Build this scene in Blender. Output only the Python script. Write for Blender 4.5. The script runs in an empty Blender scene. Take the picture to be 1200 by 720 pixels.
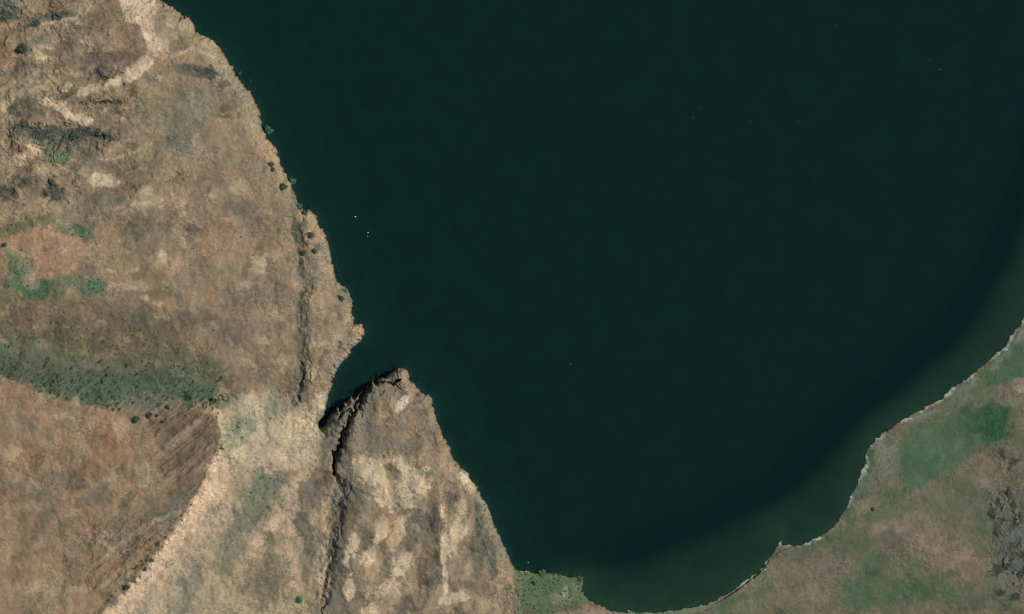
import bpy, math, random
import numpy as np
from mathutils import Vector

# ------------------------------------------------------------------ camera, sky, sun, exposure
scene = bpy.context.scene
MPP = 0.5                                   # metres of ground for one pixel of the 1200 x 720 photograph
def WX(px): return (np.asarray(px, dtype=np.float64) - 600.0) * MPP
def WY(py): return (360.0 - np.asarray(py, dtype=np.float64)) * MPP

CAM_H = 4000.0
cam = bpy.data.cameras.new('camera'); camo = bpy.data.objects.new('camera', cam)
scene.collection.objects.link(camo); scene.camera = camo
camo.location = (0, 0, CAM_H + 10.0); camo.rotation_euler = (0, 0, 0)
cam.sensor_width = 36.0; cam.lens = 36.0 * CAM_H / 600.0
cam.clip_start = 10.0; cam.clip_end = 20000.0

SUN_AZ, SUN_EL = math.radians(76), math.radians(46)     # compass bearing (up in the picture = north), height
world = bpy.data.worlds.new('World'); scene.world = world; world.use_nodes = True
nt = world.node_tree; bg = nt.nodes['Background']
sky = nt.nodes.new('ShaderNodeTexSky'); sky.sky_type = 'NISHITA'; sky.sun_disc = False
sky.sun_elevation = SUN_EL; sky.sun_rotation = SUN_AZ; sky.air_density = 1.0; sky.dust_density = 1.0
nt.links.new(sky.outputs[0], bg.inputs[0]); bg.inputs[1].default_value = 0.06
sl = bpy.data.lights.new('sun', 'SUN'); sl.energy = 4.0; sl.angle = math.radians(0.6); sl.color = (1.0, 0.95, 0.87)
so = bpy.data.objects.new('sun', sl); scene.collection.objects.link(so)
sv = Vector((math.sin(SUN_AZ) * math.cos(SUN_EL), math.cos(SUN_AZ) * math.cos(SUN_EL), math.sin(SUN_EL)))
so.rotation_euler = (-sv).to_track_quat('-Z', 'Y').to_euler(); so.location = sv * 500
scene.view_settings.view_transform = 'Standard'; scene.view_settings.look = 'None'
scene.view_settings.exposure = 0.0; scene.view_settings.gamma = 1.0
scene.render.engine = 'CYCLES'
scene.cycles.filter_width = 1.0; scene.cycles.max_bounces = 6; scene.cycles.transparent_max_bounces = 8

C = scene.collection
def tag(o, label=None, cat=None, group=None, kind=None):
    if label: o['label'] = label
    if cat: o['category'] = cat
    if group: o['group'] = group
    if kind: o['kind'] = kind
    return o

# ------------------------------------------------------------------ noise and drawing tools (numpy)
def _hash(ix, iy, seed):
    h = (ix.astype(np.uint32) * np.uint32(374761393) + iy.astype(np.uint32) * np.uint32(668265263)
         + np.uint32((seed * 2246822519 + 3266489917) & 0xffffffff))
    h = (h ^ (h >> np.uint32(13))) * np.uint32(1274126177)
    return h ^ (h >> np.uint32(16))
_ang = np.linspace(0, 2 * np.pi, 256, endpoint=False)
GXT, GYT = np.cos(_ang).astype(np.float32), np.sin(_ang).astype(np.float32)
def perlin(x, y, seed=0):
    fx, fy = np.floor(x), np.floor(y)
    ix, iy = fx.astype(np.int32), fy.astype(np.int32)
    u, v = (x - fx).astype(np.float32), (y - fy).astype(np.float32)
    su, sv_ = u * u * u * (u * (u * 6 - 15) + 10), v * v * v * (v * (v * 6 - 15) + 10)
    r = []
    for dy in (0, 1):
        for dx in (0, 1):
            h = (_hash(ix + dx, iy + dy, seed) & np.uint32(255)).astype(np.intp)
            r.append(GXT[h] * (u - dx) + GYT[h] * (v - dy))
    a = r[0] + su * (r[1] - r[0]); b = r[2] + su * (r[3] - r[2])
    return (a + sv_ * (b - a)) * 1.5
def fbm(x, y, wl, octs, seed=0, gain=0.55, lac=2.03):
    s = 0.0; a = 1.0; t = 0.0
    for k in range(octs):
        s = s + a * perlin(x / wl + 17.3 * k, y / wl - 9.1 * k, seed + 31 * k); t += a
        a *= gain; wl /= lac
    return s / t * 1.35
def ridged(x, y, wl, octs, seed=0, gain=0.55):
    s = 0.0; a = 1.0; t = 0.0
    for k in range(octs):
        s = s + a * (1 - np.abs(perlin(x / wl + 5.7 * k, y / wl + 3.3 * k, seed + 17 * k)) * 1.6); t += a
        a *= gain; wl /= 2.1
    return s / t
def sm(a, b, x):
    t = np.clip((x - a) / (b - a), 0, 1); return t * t * (3 - 2 * t)
def seg_dist(x, y, pts, closed=False):
    """distance to a polyline, its signed side (positive to the right of travel on screen) and position along it"""
    best = np.full(x.shape, 1e9, np.float32); side = np.zeros(x.shape, np.float32); along = np.zeros(x.shape, np.float32)
    P = list(pts) + ([pts[0]] if closed else [])
    n = len(P) - 1
    for i in range(n):
        (x0, y0), (x1, y1) = P[i][:2], P[i + 1][:2]
        dx, dy = x1 - x0, y1 - y0; L = dx * dx + dy * dy + 1e-9
        t = np.clip(((x - x0) * dx + (y - y0) * dy) / L, 0, 1)
        ex, ey = x - (x0 + t * dx), y - (y0 + t * dy)
        d = ex * ex + ey * ey
        m = d < best
        best = np.where(m, d, best)
        side = np.where(m, dx * (y - y0) - dy * (x - x0), side)
        along = np.where(m, (i + t) / n, along)
    return np.sqrt(best), np.sign(side), along
def inside(x, y, poly):
    c = np.zeros(x.shape, bool); n = len(poly); j = n - 1
    for i in range(n):
        xi, yi = poly[i]; xj, yj = poly[j]
        if yi != yj:
            c ^= ((yi > y) != (yj > y)) & (x < (xj - xi) * (y - yi) / (yj - yi) + xi)
        j = i
    return c
def poly_sd(x, y, poly):
    d, _, _ = seg_dist(x, y, poly, True)
    return np.where(inside(x, y, poly), d, -d)

# ------------------------------------------------------------------ the grid: fine in view, widening outward
def axis(a, b, step, far, n):
    g = np.geomspace(step * 1.5, far, n)
    return np.concatenate([a - np.cumsum(g)[::-1], np.arange(a, b + .01, step), b + np.cumsum(g)])
AX = axis(-50, 1250, 1.0, 90, 34); AY = axis(-50, 770, 1.0, 90, 34)
NX, NY = len(AX), len(AY)
X, Y = np.meshgrid(AX.astype(np.float32), AY.astype(np.float32))
CL = lambda v, lo, hi: np.clip(v, lo, hi)

# shoreline, from the top edge of the photograph round the headland to the right edge
SHORE = [(-400, -900), (60, -300), (130, -60), (160, -22), (187, 0), (203, 9), (212, 17), (222, 20), (227, 27), (228, 37), (245, 43), (255, 53), (266, 68), (275, 86),
 (285, 98), (296, 113), (303, 128), (306, 140), (307, 151), (314, 163), (321, 173), (328, 189), (334, 206), (338, 214),
 (344, 226), (349, 237), (354, 246), (363, 246), (370, 254), (375, 266), (381, 277), (385, 290), (388, 304), (392, 318), (396, 330),
 (405, 337), (411, 345), (414, 358), (412, 371), (415, 381), (422, 380), (427, 385), (425, 393), (417, 405), (407, 418), (397, 431),
 (390, 445), (387, 457), (384, 465), (383, 476), (378, 487), (373, 497), (377, 501), (383, 496), (386, 488), (393, 482), (396, 476), (399, 480), (403, 471),
 (406, 474), (411, 462), (414, 467), (418, 463), (422, 456), (425, 461), (428, 451), (432, 453), (437, 446), (441, 449), (445, 442), (450, 442), (459, 437), (465, 432), (473, 431),
 (478, 437), (480, 445), (486, 451), (492, 459), (503, 463), (507, 475), (509, 486), (514, 498), (519, 511), (527, 525), (533, 542),
 (545, 553), (555, 565), (560, 575), (568, 588), (573, 600), (580, 617), (588, 632), (594, 648), (600, 661), (607, 669), (630, 672),
 (650, 673), (665, 676), (678, 677), (683, 682), (681, 692), (687, 701), (697, 708), (712, 715), (728, 718), (745, 719), (760, 719),
 (780, 717), (800, 714), (820, 711), (838, 705), (850, 699), (862, 691), (875, 681), (885, 673), (895, 663), (903, 653), (908, 645),
 (913, 640), (916, 630), (920, 639), (932, 641), (945, 636), (960, 630), (975, 620), (985, 607), (993, 592), (1000, 577), (1008, 562),
 (1013, 545), (1017, 526), (1027, 515), (1040, 505), (1055, 494), (1070, 486), (1090, 475), (1107, 465), (1125, 450), (1145, 435),
 (1160, 424), (1175, 410), (1188, 393), (1200, 374), (1214, 348), (1240, 300), (1300, 190), (1500, 20), (1900, -400), (4200, -900)]
LAND = SHORE + [(4200, 4200), (-4200, 4200), (-4200, -900)]

wx = fbm(X, Y, 15, 3, 1) * 2.6 + perlin(X / 3.1, Y / 3.1, 5) * .9 + perlin(X / 6.3, Y / 6.3, 3) * 1.5
wy = fbm(X, Y, 15, 3, 2) * 2.6 + perlin(X / 3.1, Y / 3.1, 6) * .9 + perlin(X / 6.3, Y / 6.3, 4) * 1.5
ds = seg_dist(X + wx, Y + wy, SHORE)[0]
D = np.where(inside(X + wx, Y + wy, LAND), ds, -ds)          # pixels inland (+) or out in the lake (-)

cn = X + 7 * fbm(X, Y, 22, 4, 8, .65) + np.maximum(0, Y - 690) * .12
cliff = 1 - sm(598, 612, cn)   # rocky coast on the left, low shore on the right

# ------------------------------------------------------------------ heights
B1 = fbm(X, Y, 160, 3, 11); B2 = fbm(X, Y, 45, 4, 12); B3 = fbm(X, Y, 14, 4, 13); B4 = fbm(X, Y, 5, 3, 14)
LOWER_HILL = [(-900, 430), (0, 440), (30, 452), (60, 464), (95, 474), (130, 480), (165, 481), (200, 478), (228, 473), (243, 478), (256, 492), (262, 512),
              (255, 535), (243, 562), (228, 588), (212, 610), (196, 634), (178, 655), (158, 680), (135, 703), (118, 722), (60, 800), (-300, 1400), (-2000, 2400)]
VALLEY = [(243, 474), (270, 462), (300, 456), (335, 462), (360, 482), (372, 499), (383, 499), (388, 530), (391, 555), (400, 573), (395, 600), (389, 640), (383, 670),
          (378, 722), (340, 1000), (100, 1000), (118, 722), (158, 680), (196, 634), (228, 588), (243, 562), (262, 512), (256, 492)]
HEADLAND = [(377, 500), (383, 495), (395, 470), (430, 440), (465, 425), (500, 440), (520, 500), (560, 560), (600, 640), (612, 668), (603, 690), (604, 722), (640, 1000),
            (340, 1000), (378, 722), (383, 670), (389, 640), (395, 600), (400, 573), (391, 555), (388, 530)]
sdLH = poly_sd(X + wx * .9, Y + wy * .9, LOWER_HILL)
sdV = poly_sd(X + wx * 2, Y + wy * 2, VALLEY)
sdH = poly_sd(X, Y, HEADLAND)

plat = 15 + 3.2 * B1 + sm(60, 420, 330 - np.abs(X - 40)) * 5
band = np.exp(-((Y - (446 + 0.10 * X)) / 30.0) ** 2) * (1 - sm(235, 275, X))
plat = plat - 5.5 * band
plat = plat + (14.5 - plat) * sm(-3, 7, sdLH) + 1.6 * sm(0, 50, sdLH)
val = 6.0 + (Y - 480) * 0.012 + B2 * .5 + 6.2 * np.exp(-np.maximum(-sdLH, 0) / 34) * sm(470, 540, Y)
sdV2 = poly_sd(X, Y, VALLEY); kk = sm(-34, -14, sdLH); sv_soft = kk * sm(-6, 5, sdV) + (1 - kk) * sm(-46, 30, sdV2)
hl = 14 + 2.5 * B1 + 1.8 * fbm(X, Y, 34, 2, 77)
land = plat + (val - plat) * sv_soft
ky = sm(455, 530, Y); hm = sm(-2.5 - 8 * ky, 3.5 + 36 * ky, sdH); land = land + (hl - land) * hm
# inlet head is low, coast profile
edge = 7.0 - 4.8 * sm(-8, 0, sdH) * (1 - sm(470, 486, X)) * (1 - sm(488, 520, Y))
coast = 1 - np.exp(-np.maximum(D, 0) / edge)
cl_h = land * (0.30 * sm(0, 2.5, D) + 0.70 * coast) - 1.2 * (1 - sm(0, 1.5, D))
low = 0.9 * (1 - np.exp(-np.maximum(D, 0) / 5)) + 0.012 * np.maximum(D, 0) + 0.25 * B2 * sm(5, 40, D)
H = low + (cl_h - low) * cliff
under = -(1 + 0.75 * np.maximum(-D, 0))
shelfw = 38 + 34 * (1 - sm(740, 1000, X)) + 7 * fbm(X, Y, 110, 2, 21)
xs = np.maximum(-D, 0)
SHELF = [(330, 560), (560, 640), (640, 660), (700, 662), (760, 648), (820, 624), (875, 597), (920, 572), (958, 542), (988, 505), (1024, 470), (1066, 438), (1104, 405), (1138, 368), (1165, 325), (1186, 275), (1205, 215), (1250, 110), (1500, -300), (2400, -900)]
for _ in range(3):
    SHELF = [SHELF[0]] + [((1 - t) * a[0] + t * b[0], (1 - t) * a[1] + t * b[1]) for a, b in zip(SHELF[:-1], SHELF[1:]) for t in (.25, .75)] + [SHELF[-1]]
_d, _s, _ = seg_dist(X, Y, SHELF); E = -_d * _s + 6 * fbm(X, Y, 60, 3, 22) + 1.5 * fbm(X, Y, 12, 3, 23)      # pixels beyond the shelf edge
lowbed = -0.12 - 2.0 * np.minimum(xs / 75, 1) ** .7 - 5.0 * sm(-16, 26, E) * np.minimum(xs / 30, 1)
cb = np.maximum(np.where(xs < 6, -.6 - .6 * xs, -4.2 - .06 * (xs - 6)) + .5 * fbm(X, Y, 30, 3, 24) * sm(4, 12, xs), -7.12)
bed = lowbed + (cb - lowbed) * (1 - sm(600, 690, X))
bed = np.where(X > 690, lowbed, bed)
H = np.where(D > 0, H, bed).astype(np.float32)

ROUGH = np.zeros_like(X)      # rocky ground
LM = (D > 0).astype(np.float32)
MASK_FADE = sm(1, 8, D)

def win(pts, mrg):
    xs_ = [p[0] for p in pts]; ys_ = [p[1] for p in pts]
    i0, i1 = np.searchsorted(AX, [min(xs_) - mrg, max(xs_) + mrg]); j0, j1 = np.searchsorted(AY, [min(ys_) - mrg, max(ys_) + mrg])
    return (slice(max(j0, 0), j1), slice(max(i0, 0), i1))
def carve(pts, width, depth, jag=1.0, taper=True):
    s = win(pts, width * 4 + 8)
    d, _, t = seg_dist(X[s] + wx[s] * jag, Y[s] + wy[s] * jag, pts)
    w = width * (np.clip(np.minimum(t, 1 - t) * 6, .25, 1) if taper else sm(-.35, .3, perlin(X[s] / 13, Y[s] / 13, 92))) * (1 + .45 * perlin(X[s] / 7, Y[s] / 7, 91))
    H[s] -= depth * np.exp(-(d / np.maximum(w, .4)) ** 2) * LM[s] * (1 if taper else np.clip(w / width, 0, 1))
def ridge(pts, width, height, jag=1.0): carve(pts, width, -height, jag)
def scarp(pts, height, fall, edge=1.0, jag=.8, side=1):
    """ground stands higher on one side of the line and falls off gently behind it"""
    s = win(pts, fall * 3 + 8)
    d, sg, t = seg_dist(X[s] + wx[s] * jag, Y[s] + wy[s] * jag, pts)
    k = np.clip(np.minimum(t, 1 - t) * 5, 0, 1)
    H[s] += height * k * np.where(sg * side > 0, sm(0, edge, d) * np.exp(-d / fall), 0) * LM[s]

# the crack that splits the headland and its branches
CRACK = [(440, 450), (432, 456), (424, 463), (419, 474), (413, 485), (407, 497), (401, 510), (395, 528), (391, 545), (391, 556)]
carve(CRACK, 2.8, 6, 1.5, True); carve(CRACK, 7, 2.0, 1.0, True)
carve([(391, 552), (396, 562), (401, 572), (398, 588), (394, 604), (392, 622), (388, 640), (386, 662), (381, 684), (379, 704), (378, 725)], 6.5, 1.9, 1.8, True)
carve([(438, 450), (447, 448), (460, 451), (466, 446), (470, 444)], 1.2, 4.5, .6)
carve([(422, 462), (424, 470), (421, 480)], 1.3, 5, .6); carve([(410, 480), (402, 484), (398, 492)], 1.4, 5, .8)
# gully behind the coastal ledge
GULLY = [(338, 226), (341, 240), (343, 256), (343, 272), (347, 288), (350, 305), (355, 320), (356, 340), (351, 356), (350, 375), (349, 392), (350, 410), (353, 425), (353, 445), (350, 460), (348, 472)]
carve(GULLY, 9, 1.4, 1.4, True); ridge([(x_ + 14, y_) for x_, y_ in GULLY[3:-2]], 8, 1.0, 1.5)
for p in ([(338, 236), (342, 252), (341, 270)], [(350, 304), (354, 316), (357, 328)], [(350, 355), (350, 375), (350, 392)], [(353, 424), (353, 440), (351, 458)], [(356, 344), (362, 345)], [(354, 358), (361, 357)]):
    scarp(p, .8, 7, 3.5, 1.5, -1)
carve([(353, 422), (354, 440), (351, 455)], 3.0, 1.2)
# steps in the upper-left hillside
for p, h, f in (([(152, 85), (142, 87), (133, 93), (127, 94), (120, 90), (114, 82)], 1.9, 7), ([(94, 103), (84, 108), (74, 111), (68, 107)], 1.8, 6),
                ([(52, 15), (45, 20), (38, 28), (30, 34), (24, 38)], 2.0, 6), ([(86, 15), (74, 18), (64, 22)], 1.6, 8), ([(14, 42), (10, 48), (10, 56)], 1.6, 6),
                ([(143, 118), (130, 121), (115, 120), (100, 122)], 1.5, 7), ([(92, 28), (86, 34), (88, 40)], 1.3, 7), ([(155, 99), (149, 103)], 1.2, 4),
                ([(134, 164), (122, 160), (112, 158)], 1.4, 6), ([(60, 149), (40, 146), (26, 150), (18, 158)], 1.8, 8), ([(95, 162), (80, 158), (74, 165)], 1.5, 6),
                ([(70, 213), (64, 222), (56, 235)], 2.2, 6), ([(20, 208), (10, 222), (0, 233)], 2.0, 7), ([(216, 208), (206, 202)], 1.0, 4),
                ([(25, 8), (12, 14), (4, 22)], 1.6, 7), ([(272, 88), (258, 90), (248, 84), (232, 82), (212, 86)], .8, 6),
                # lower hill edges and strata
                ([(240, 480), (222, 486), (205, 492), (193, 496)], 1.6, 5), ([(248, 500), (235, 500)], .8, 5), ([(232, 505), (215, 517), (200, 526)], 1.0, 8),
                ([(190, 490), (182, 494), (176, 497)], 1.0, 4), ([(186, 630), (178, 635), (160, 648), (148, 660)], 1.6, 6), ([(212, 603), (195, 612), (184, 618)], 1.4, 6),
                ([(222, 594), (205, 612), (192, 634), (176, 656), (150, 686)], 1.0, 4), ([(180, 606), (170, 612), (164, 612)], 1.0, 6), ([(130, 660), (122, 676), (122, 684)], 1.0, 5),
                # headland ridges
                ([(516, 560), (518, 590), (517, 620), (518, 650), (517, 680), (505, 705), (490, 722)], 2.6, 26),
                ([(556, 584), (562, 606), (569, 632), (577, 655), (580, 676)], 2.4, 10), ([(598, 690), (604, 712), (606, 724)], 1.2, 4), ([(563, 708), (562, 722)], 1.5, 4),
                ([(480, 462), (484, 452), (490, 458)], 1.2, 5), ([(540, 575), (548, 600)], .8, 10),
                # right shore: scars in the pasture
                ([(1176, 528), (1173, 536), (1176, 544), (1181, 549)], 1.5, 5), ([(1195, 540), (1189, 542), (1184, 547)], 1.5, 5), ([(1186, 577), (1182, 582)], 1.8, 4),
                ([(1192, 588), (1188, 594)], 1.4, 4), ([(1168, 592), (1165, 600), (1163, 606)], 1.6, 4), ([(1200, 600), (1196, 608), (1191, 616)], 2.0, 5),
                ([(1184, 655), (1179, 662), (1178, 668)], 1.5, 4), ([(1168, 665), (1165, 676)], 1.2, 4), ([(1200, 668), (1195, 676)], 1.2, 4), ([(1176, 696), (1171, 692)], .9, 3)):
    scarp(p, abs(h) * .85, f, 2.0, 1.2, 1 if h > 0 else -1)
# small cut bank above the narrow beach
BANK = [(838, 708), (852, 701), (864, 693), (876, 684), (887, 675), (897, 665), (906, 652)]
scarp(BANK, 1.7, 60, .8, .35, 1)
scarp([(906, 652), (917, 646), (926, 643)], .8, 30, .8, .5, 1); scarp([(965, 627), (978, 618), (985, 608)], .8, 20, .8, .4, 1)

# ------------------------------------------------------------------ ground colours (soil, sand, grass, rock, some painted shade), as seen in sun
def lin(c):
    r, g, b = c
    if r > g: g, b = g + .09 * (r - g), b + .05 * (r - b)
    c = np.asarray((r, g, b), np.float32) / 255.0
    return np.where(c <= .04045, c / 12.92, ((c + .055) / 1.055) ** 2.4)
LIGHT = np.array([1.16, 1.11, 1.09], np.float32)       # what sun and sky together do to a flat white ground
COL = np.zeros(X.shape + (3,), np.float32)
COL[:] = lin((142, 120, 96))
pw = fbm(X, Y, 22, 3, 41) * 7 + fbm(X, Y, 6, 2, 43) * 2.0
pv = fbm(X, Y, 22, 3, 42) * 7 + fbm(X, Y, 6, 2, 44) * 2.0
PF = fbm(X + fbm(X, Y, 6, 2, 48) * 3, Y + fbm(X, Y, 6, 2, 49) * 3, 12, 5, 50, .72)
PN = fbm(X + fbm(X, Y, 9, 2, 46) * 4, Y + fbm(X, Y, 9, 2, 47) * 4, 15, 5, 45, .62)
def blend(s, m, c):
    COL[s] += (lin(c) - COL[s]) * m[..., None]
def pp(poly, c, a=.8, soft=6, brk=.6, warp=1.0):
    s = win(poly, soft + 12 * warp)
    d = poly_sd(X[s] + pw[s] * warp, Y[s] + pv[s] * warp, poly)
    if c[1] > c[0]: soft *= 1.7
    sf = soft * .5; blend(s, a * sm(-sf, sf, d + PF[s] * (soft + 5) * brk), c)
def pe(cx, cy, rx, ry, c, a=.8, rot=0, soft=.5, brk=.5, warp=.6):
    R = max(rx, ry) * 1.6 + 8
    s = win([(cx - R, cy - R), (cx + R, cy + R)], 2)
    x, y = X[s] + pw[s] * warp - cx, Y[s] + pv[s] * warp - cy
    r = math.radians(rot); u = (x * math.cos(r) + y * math.sin(r)) / rx; v = (-x * math.sin(r) + y * math.cos(r)) / ry
    d = 1 - np.sqrt(u * u + v * v)
    if c[1] > c[0]: soft, brk = soft * 2.2, brk * 1.1          # vegetation thins out gradually
    blend(s, a * sm(-soft * .42, soft * .42, d + PF[s] * brk * 1.5), c)
def pl(pts, w, c, a=.8, brk=.5, warp=.5):
    s = win(pts, w * 2 + 8)
    d, _, t = seg_dist(X[s] + pw[s] * warp, Y[s] + pv[s] * warp, pts)
    blend(s, a * sm(-.4, .4, 1 - d / w + PN[s] * brk * 1.5), c)
def rough(poly, a=1.0, soft=8):
    s = win(poly, soft + 8); d = poly_sd(X[s] + pw[s], Y[s] + pv[s], poly)
    ROUGH[s] = np.maximum(ROUGH[s], a * sm(-soft, soft, d))

SAND = (192, 163, 135); PALE = (178, 155, 125); RED = (136, 104, 80); GREY = (100, 98, 84); ROCK = (92, 94, 82); OLIVE = (124, 114, 88)
GREEN = (70, 100, 73); DGREEN = (56, 92, 66); BROWN = (126, 105, 84)
a0_ = np.radians(-40); us0 = X * np.cos(a0_) + Y * np.sin(a0_); vs0 = -X * np.sin(a0_) + Y * np.cos(a0_)
# broad natural mottling of the bare hills
n = fbm(X, Y, 60, 4, 51); blend(np.s_[:], .45 * sm(.05, .5, n), (152, 132, 106)); blend(np.s_[:], .45 * sm(.05, .5, -n), (122, 107, 88))
n = fbm(X, Y, 28, 4, 52); blend(np.s_[:], .40 * sm(.1, .5, n), (152, 116, 91)); blend(np.s_[:], .40 * sm(.1, .5, -n), (120, 112, 90))
# upper left
pp([(0, -40), (140, -40), (150, 30), (170, 60), (150, 90), (60, 120), (0, 130)], (134, 116, 93), .5, 14)
pp([(112, 20), (150, 25), (172, 50), (170, 70), (150, 84), (128, 92), (112, 78), (100, 50)], (138, 113, 92), .75, 8)
pp([(183, 12), (228, 22), (250, 48), (290, 104), (306, 146), (296, 162), (266, 92), (236, 62), (198, 66), (184, 45)], (154, 134, 108), .8, 7)
pe(205, 20, 18, 10, (146, 124, 98), .7); pe(213, 53, 11, 10, (118, 104, 82), .85)
pe(185, 45, 4, 6, (140, 115, 92), .8); pl([(196, 68), (212, 65), (228, 56), (240, 62), (262, 72)], 1.8, (172, 152, 124), .7, .3, .3)
pe(228, 84, 32, 8, GREY, .7, 4); pe(245, 86, 12, 7, (84, 88, 80), .7); pe(262, 98, 6, 5, (90, 88, 74), .7)
pe(212, 145, 26, 42, (114, 113, 94), .75); pe(245, 120, 34, 18, (124, 116, 96), .6); pe(185, 125, 25, 30, (130, 120, 92), .6)
pe(262, 160, 14, 24, (160, 136, 112), .6); pe(265, 128, 8, 3, (92, 88, 74), .7)
pp([(16, 148), (30, 141), (60, 147), (100, 149), (132, 158), (136, 166), (104, 170), (84, 178), (52, 172), (20, 162)], ROCK, .9, 5)
pe(100, 158, 25, 8, (74, 80, 72), .5); pe(30, 124, 14, 15, (98, 94, 80), .8); pe(18, 134, 7, 6, (84, 84, 74), .8)
pe(8, 12, 15, 12, (80, 88, 80), .85); pe(45, 24, 10, 6, (88, 88, 74), .8, -35); pe(73, 19, 13, 5, (90, 92, 76), .8, -20)
pe(68, 183, 16, 8, (88, 110, 86), .8); pe(60, 172, 10, 6, (98, 108, 92), .7); pe(22, 82, 20, 8, (120, 106, 88), .6)
pe(40, 62, 30, 4, PALE, .6, -10); pe(50, 68, 10, 3, (184, 160, 128), .8)
pl([(30, 32), (45, 24), (60, 22), (86, 18)], 3.5, (94, 95, 78), .85, .5, .4); pl([(48, 30), (64, 27), (90, 22)], 1.5, (170, 152, 124), .7, .4, .3)
for x_, y_, a_, b_, c_ in ((72, 75, 5, 4, (118, 98, 78)), (78, 55, 8, 6, (130, 106, 86)), (97, 80, 5, 4, (110, 94, 76)), (107, 73, 7, 4, (106, 96, 80)), (88, 35, 5, 5, (110, 100, 82)), (123, 84, 11, 7, (104, 98, 84)),
                           (104, 22, 9, 5, (118, 108, 88)), (50, 48, 12, 6, (120, 108, 88)), (60, 95, 10, 5, (140, 116, 94)), (24, 176, 10, 5, (124, 98, 76)), (12, 165, 6, 5, (112, 100, 80)), (150, 132, 16, 6, (126, 112, 88))):
    pe(x_, y_, a_, b_, c_, .85, 0, .5, .4, .5)
for x_, y_, a_, b_, r_ in ((117, 100, 10, 3, -18), (45, 105, 10, 4, -10), (88, 88, 7, 3, 20), (62, 83, 9, 3, 0), (35, 98, 6, 9, 0), (8, 120, 5, 12, 10), (94, 60, 8, 3, -10), (102, 52, 4, 8, 20), (55, 58, 8, 2.5, -8), (170, 172, 8, 3, -20)):
    pe(x_, y_, a_, b_, (176, 154, 124), .7, r_, .5, .5, .6)
pe(167, 188, 26, 7, (138, 128, 96), .7, -8); pe(110, 195, 30, 6, (118, 116, 90), .5)
pe(82, 105, 12, 9, (112, 100, 84), .7); pe(130, 88, 12, 7, (112, 104, 88), .7)
pl([(98, 108), (120, 103), (140, 95), (160, 84)], 5, PALE, .75); pl([(55, 118), (70, 124), (80, 135), (105, 143)], 5, (182, 158, 130), .8)
pe(138, 138, 8, 4, (186, 164, 132), .85, 20); pe(190, 90, 5, 4, (182, 158, 128), .8); pe(202, 102, 3, 3, (180, 160, 132), .8)
pe(14, 186, 17, 11, (186, 160, 130), .85); pe(42, 178, 10, 5, (178, 152, 124), .8, 35); pe(4, 155, 10, 18, (170, 142, 114), .7); pe(10, 105, 10, 22, (160, 136, 108), .5)
pe(20, 178, 14, 4, (120, 96, 74), .6); pe(6, 70, 14, 12, (150, 112, 88), .6); pe(68, 136, 14, 5, (130, 104, 82), .6)
pe(122, 212, 19, 8, (190, 166, 132), .95, 0, .35, .3, .3)
pl([(115, 185), (135, 185), (150, 183), (165, 174)], 1.5, (168, 152, 128), .7); pe(160, 195, 30, 12, (134, 122, 92), .6)
pe(62, 224, 9, 13, (76, 76, 66), .85); pe(4, 226, 11, 8, (76, 78, 72), .85); pe(30, 212, 22, 9, (108, 96, 80), .6)
pe(95, 235, 34, 12, (122, 108, 90), .6); pe(125, 240, 22, 18, (116, 108, 94), .55); pe(170, 265, 22, 14, (112, 102, 84), .5); pe(195, 275, 20, 12, (124, 114, 98), .5)
pe(170, 235, 22, 10, PALE, .4); pe(20, 252, 40, 8, (164, 140, 108), .6, -5)
pp([(14, 280), (45, 268), (75, 268), (104, 290), (104, 306), (86, 322), (55, 332), (40, 308), (12, 296)], (164, 128, 100), .8, 7)
pl([(-10, 278), (18, 268), (35, 263), (62, 257)], 6, (100, 102, 74), .85); pe(88, 271, 20, 7, (86, 104, 72), .9, 20); pe(98, 274, 8, 8, (74, 100, 68), .7)
pe(20, 318, 17, 22, (88, 110, 80), .9); pe(45, 341, 40, 11, (76, 102, 74), .95); pe(46, 346, 12, 7, (62, 96, 66), .8); pe(110, 336, 17, 10, (82, 110, 84), .9); pe(80, 330, 16, 10, (106, 114, 88), .7)
pe(4, 305, 5, 22, (160, 126, 98), .7); pe(2, 350, 12, 14, (104, 104, 76), .6)
pe(150, 335, 26, 6, (176, 146, 120), .6); pe(195, 310, 20, 10, (172, 144, 114), .45); pe(185, 345, 18, 5, (108, 104, 78), .7); pe(170, 350, 6, 4, (180, 160, 136), .6)
pe(265, 265, 16, 14, (156, 118, 94), .5); pe(252, 238, 12, 10, (162, 134, 108), .5); pe(230, 270, 12, 6, (118, 100, 82), .6); pe(285, 290, 30, 20, (150, 120, 96), .4)
# slope above the shrubs
pp([(0, 360), (60, 352), (130, 355), (200, 372), (250, 395), (262, 430), (230, 432), (150, 420), (70, 404), (0, 400)], (112, 95, 76), .95, 14); pp([(0, 372), (60, 362), (150, 372), (215, 395), (235, 425), (190, 424), (110, 416), (40, 402), (0, 400)], (104, 91, 72), .75, 12, .9)
pe(168, 370, 22, 16, (112, 104, 82), .6, 30); pe(60, 368, 40, 8, (130, 106, 80), .5); pe(40, 385, 20, 6, (150, 120, 95), .4)
pe(290, 380, 65, 55, (132, 113, 92), .75); pe(230, 400, 22, 10, (140, 112, 82), .4, 35)
pp([(-40, 412), (30, 408), (80, 412), (110, 424), (150, 424), (190, 428), (240, 424), (263, 440), (256, 460), (226, 475), (165, 479), (120, 476), (60, 464), (22, 446), (-40, 432)], (95, 104, 80), .8, 12, 1.0)
pp([(-40, 392), (30, 394), (90, 402), (150, 412), (220, 414), (262, 430), (250, 450), (100, 450), (-40, 430)], (102, 104, 82), .6, 14, 1.2)
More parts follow.
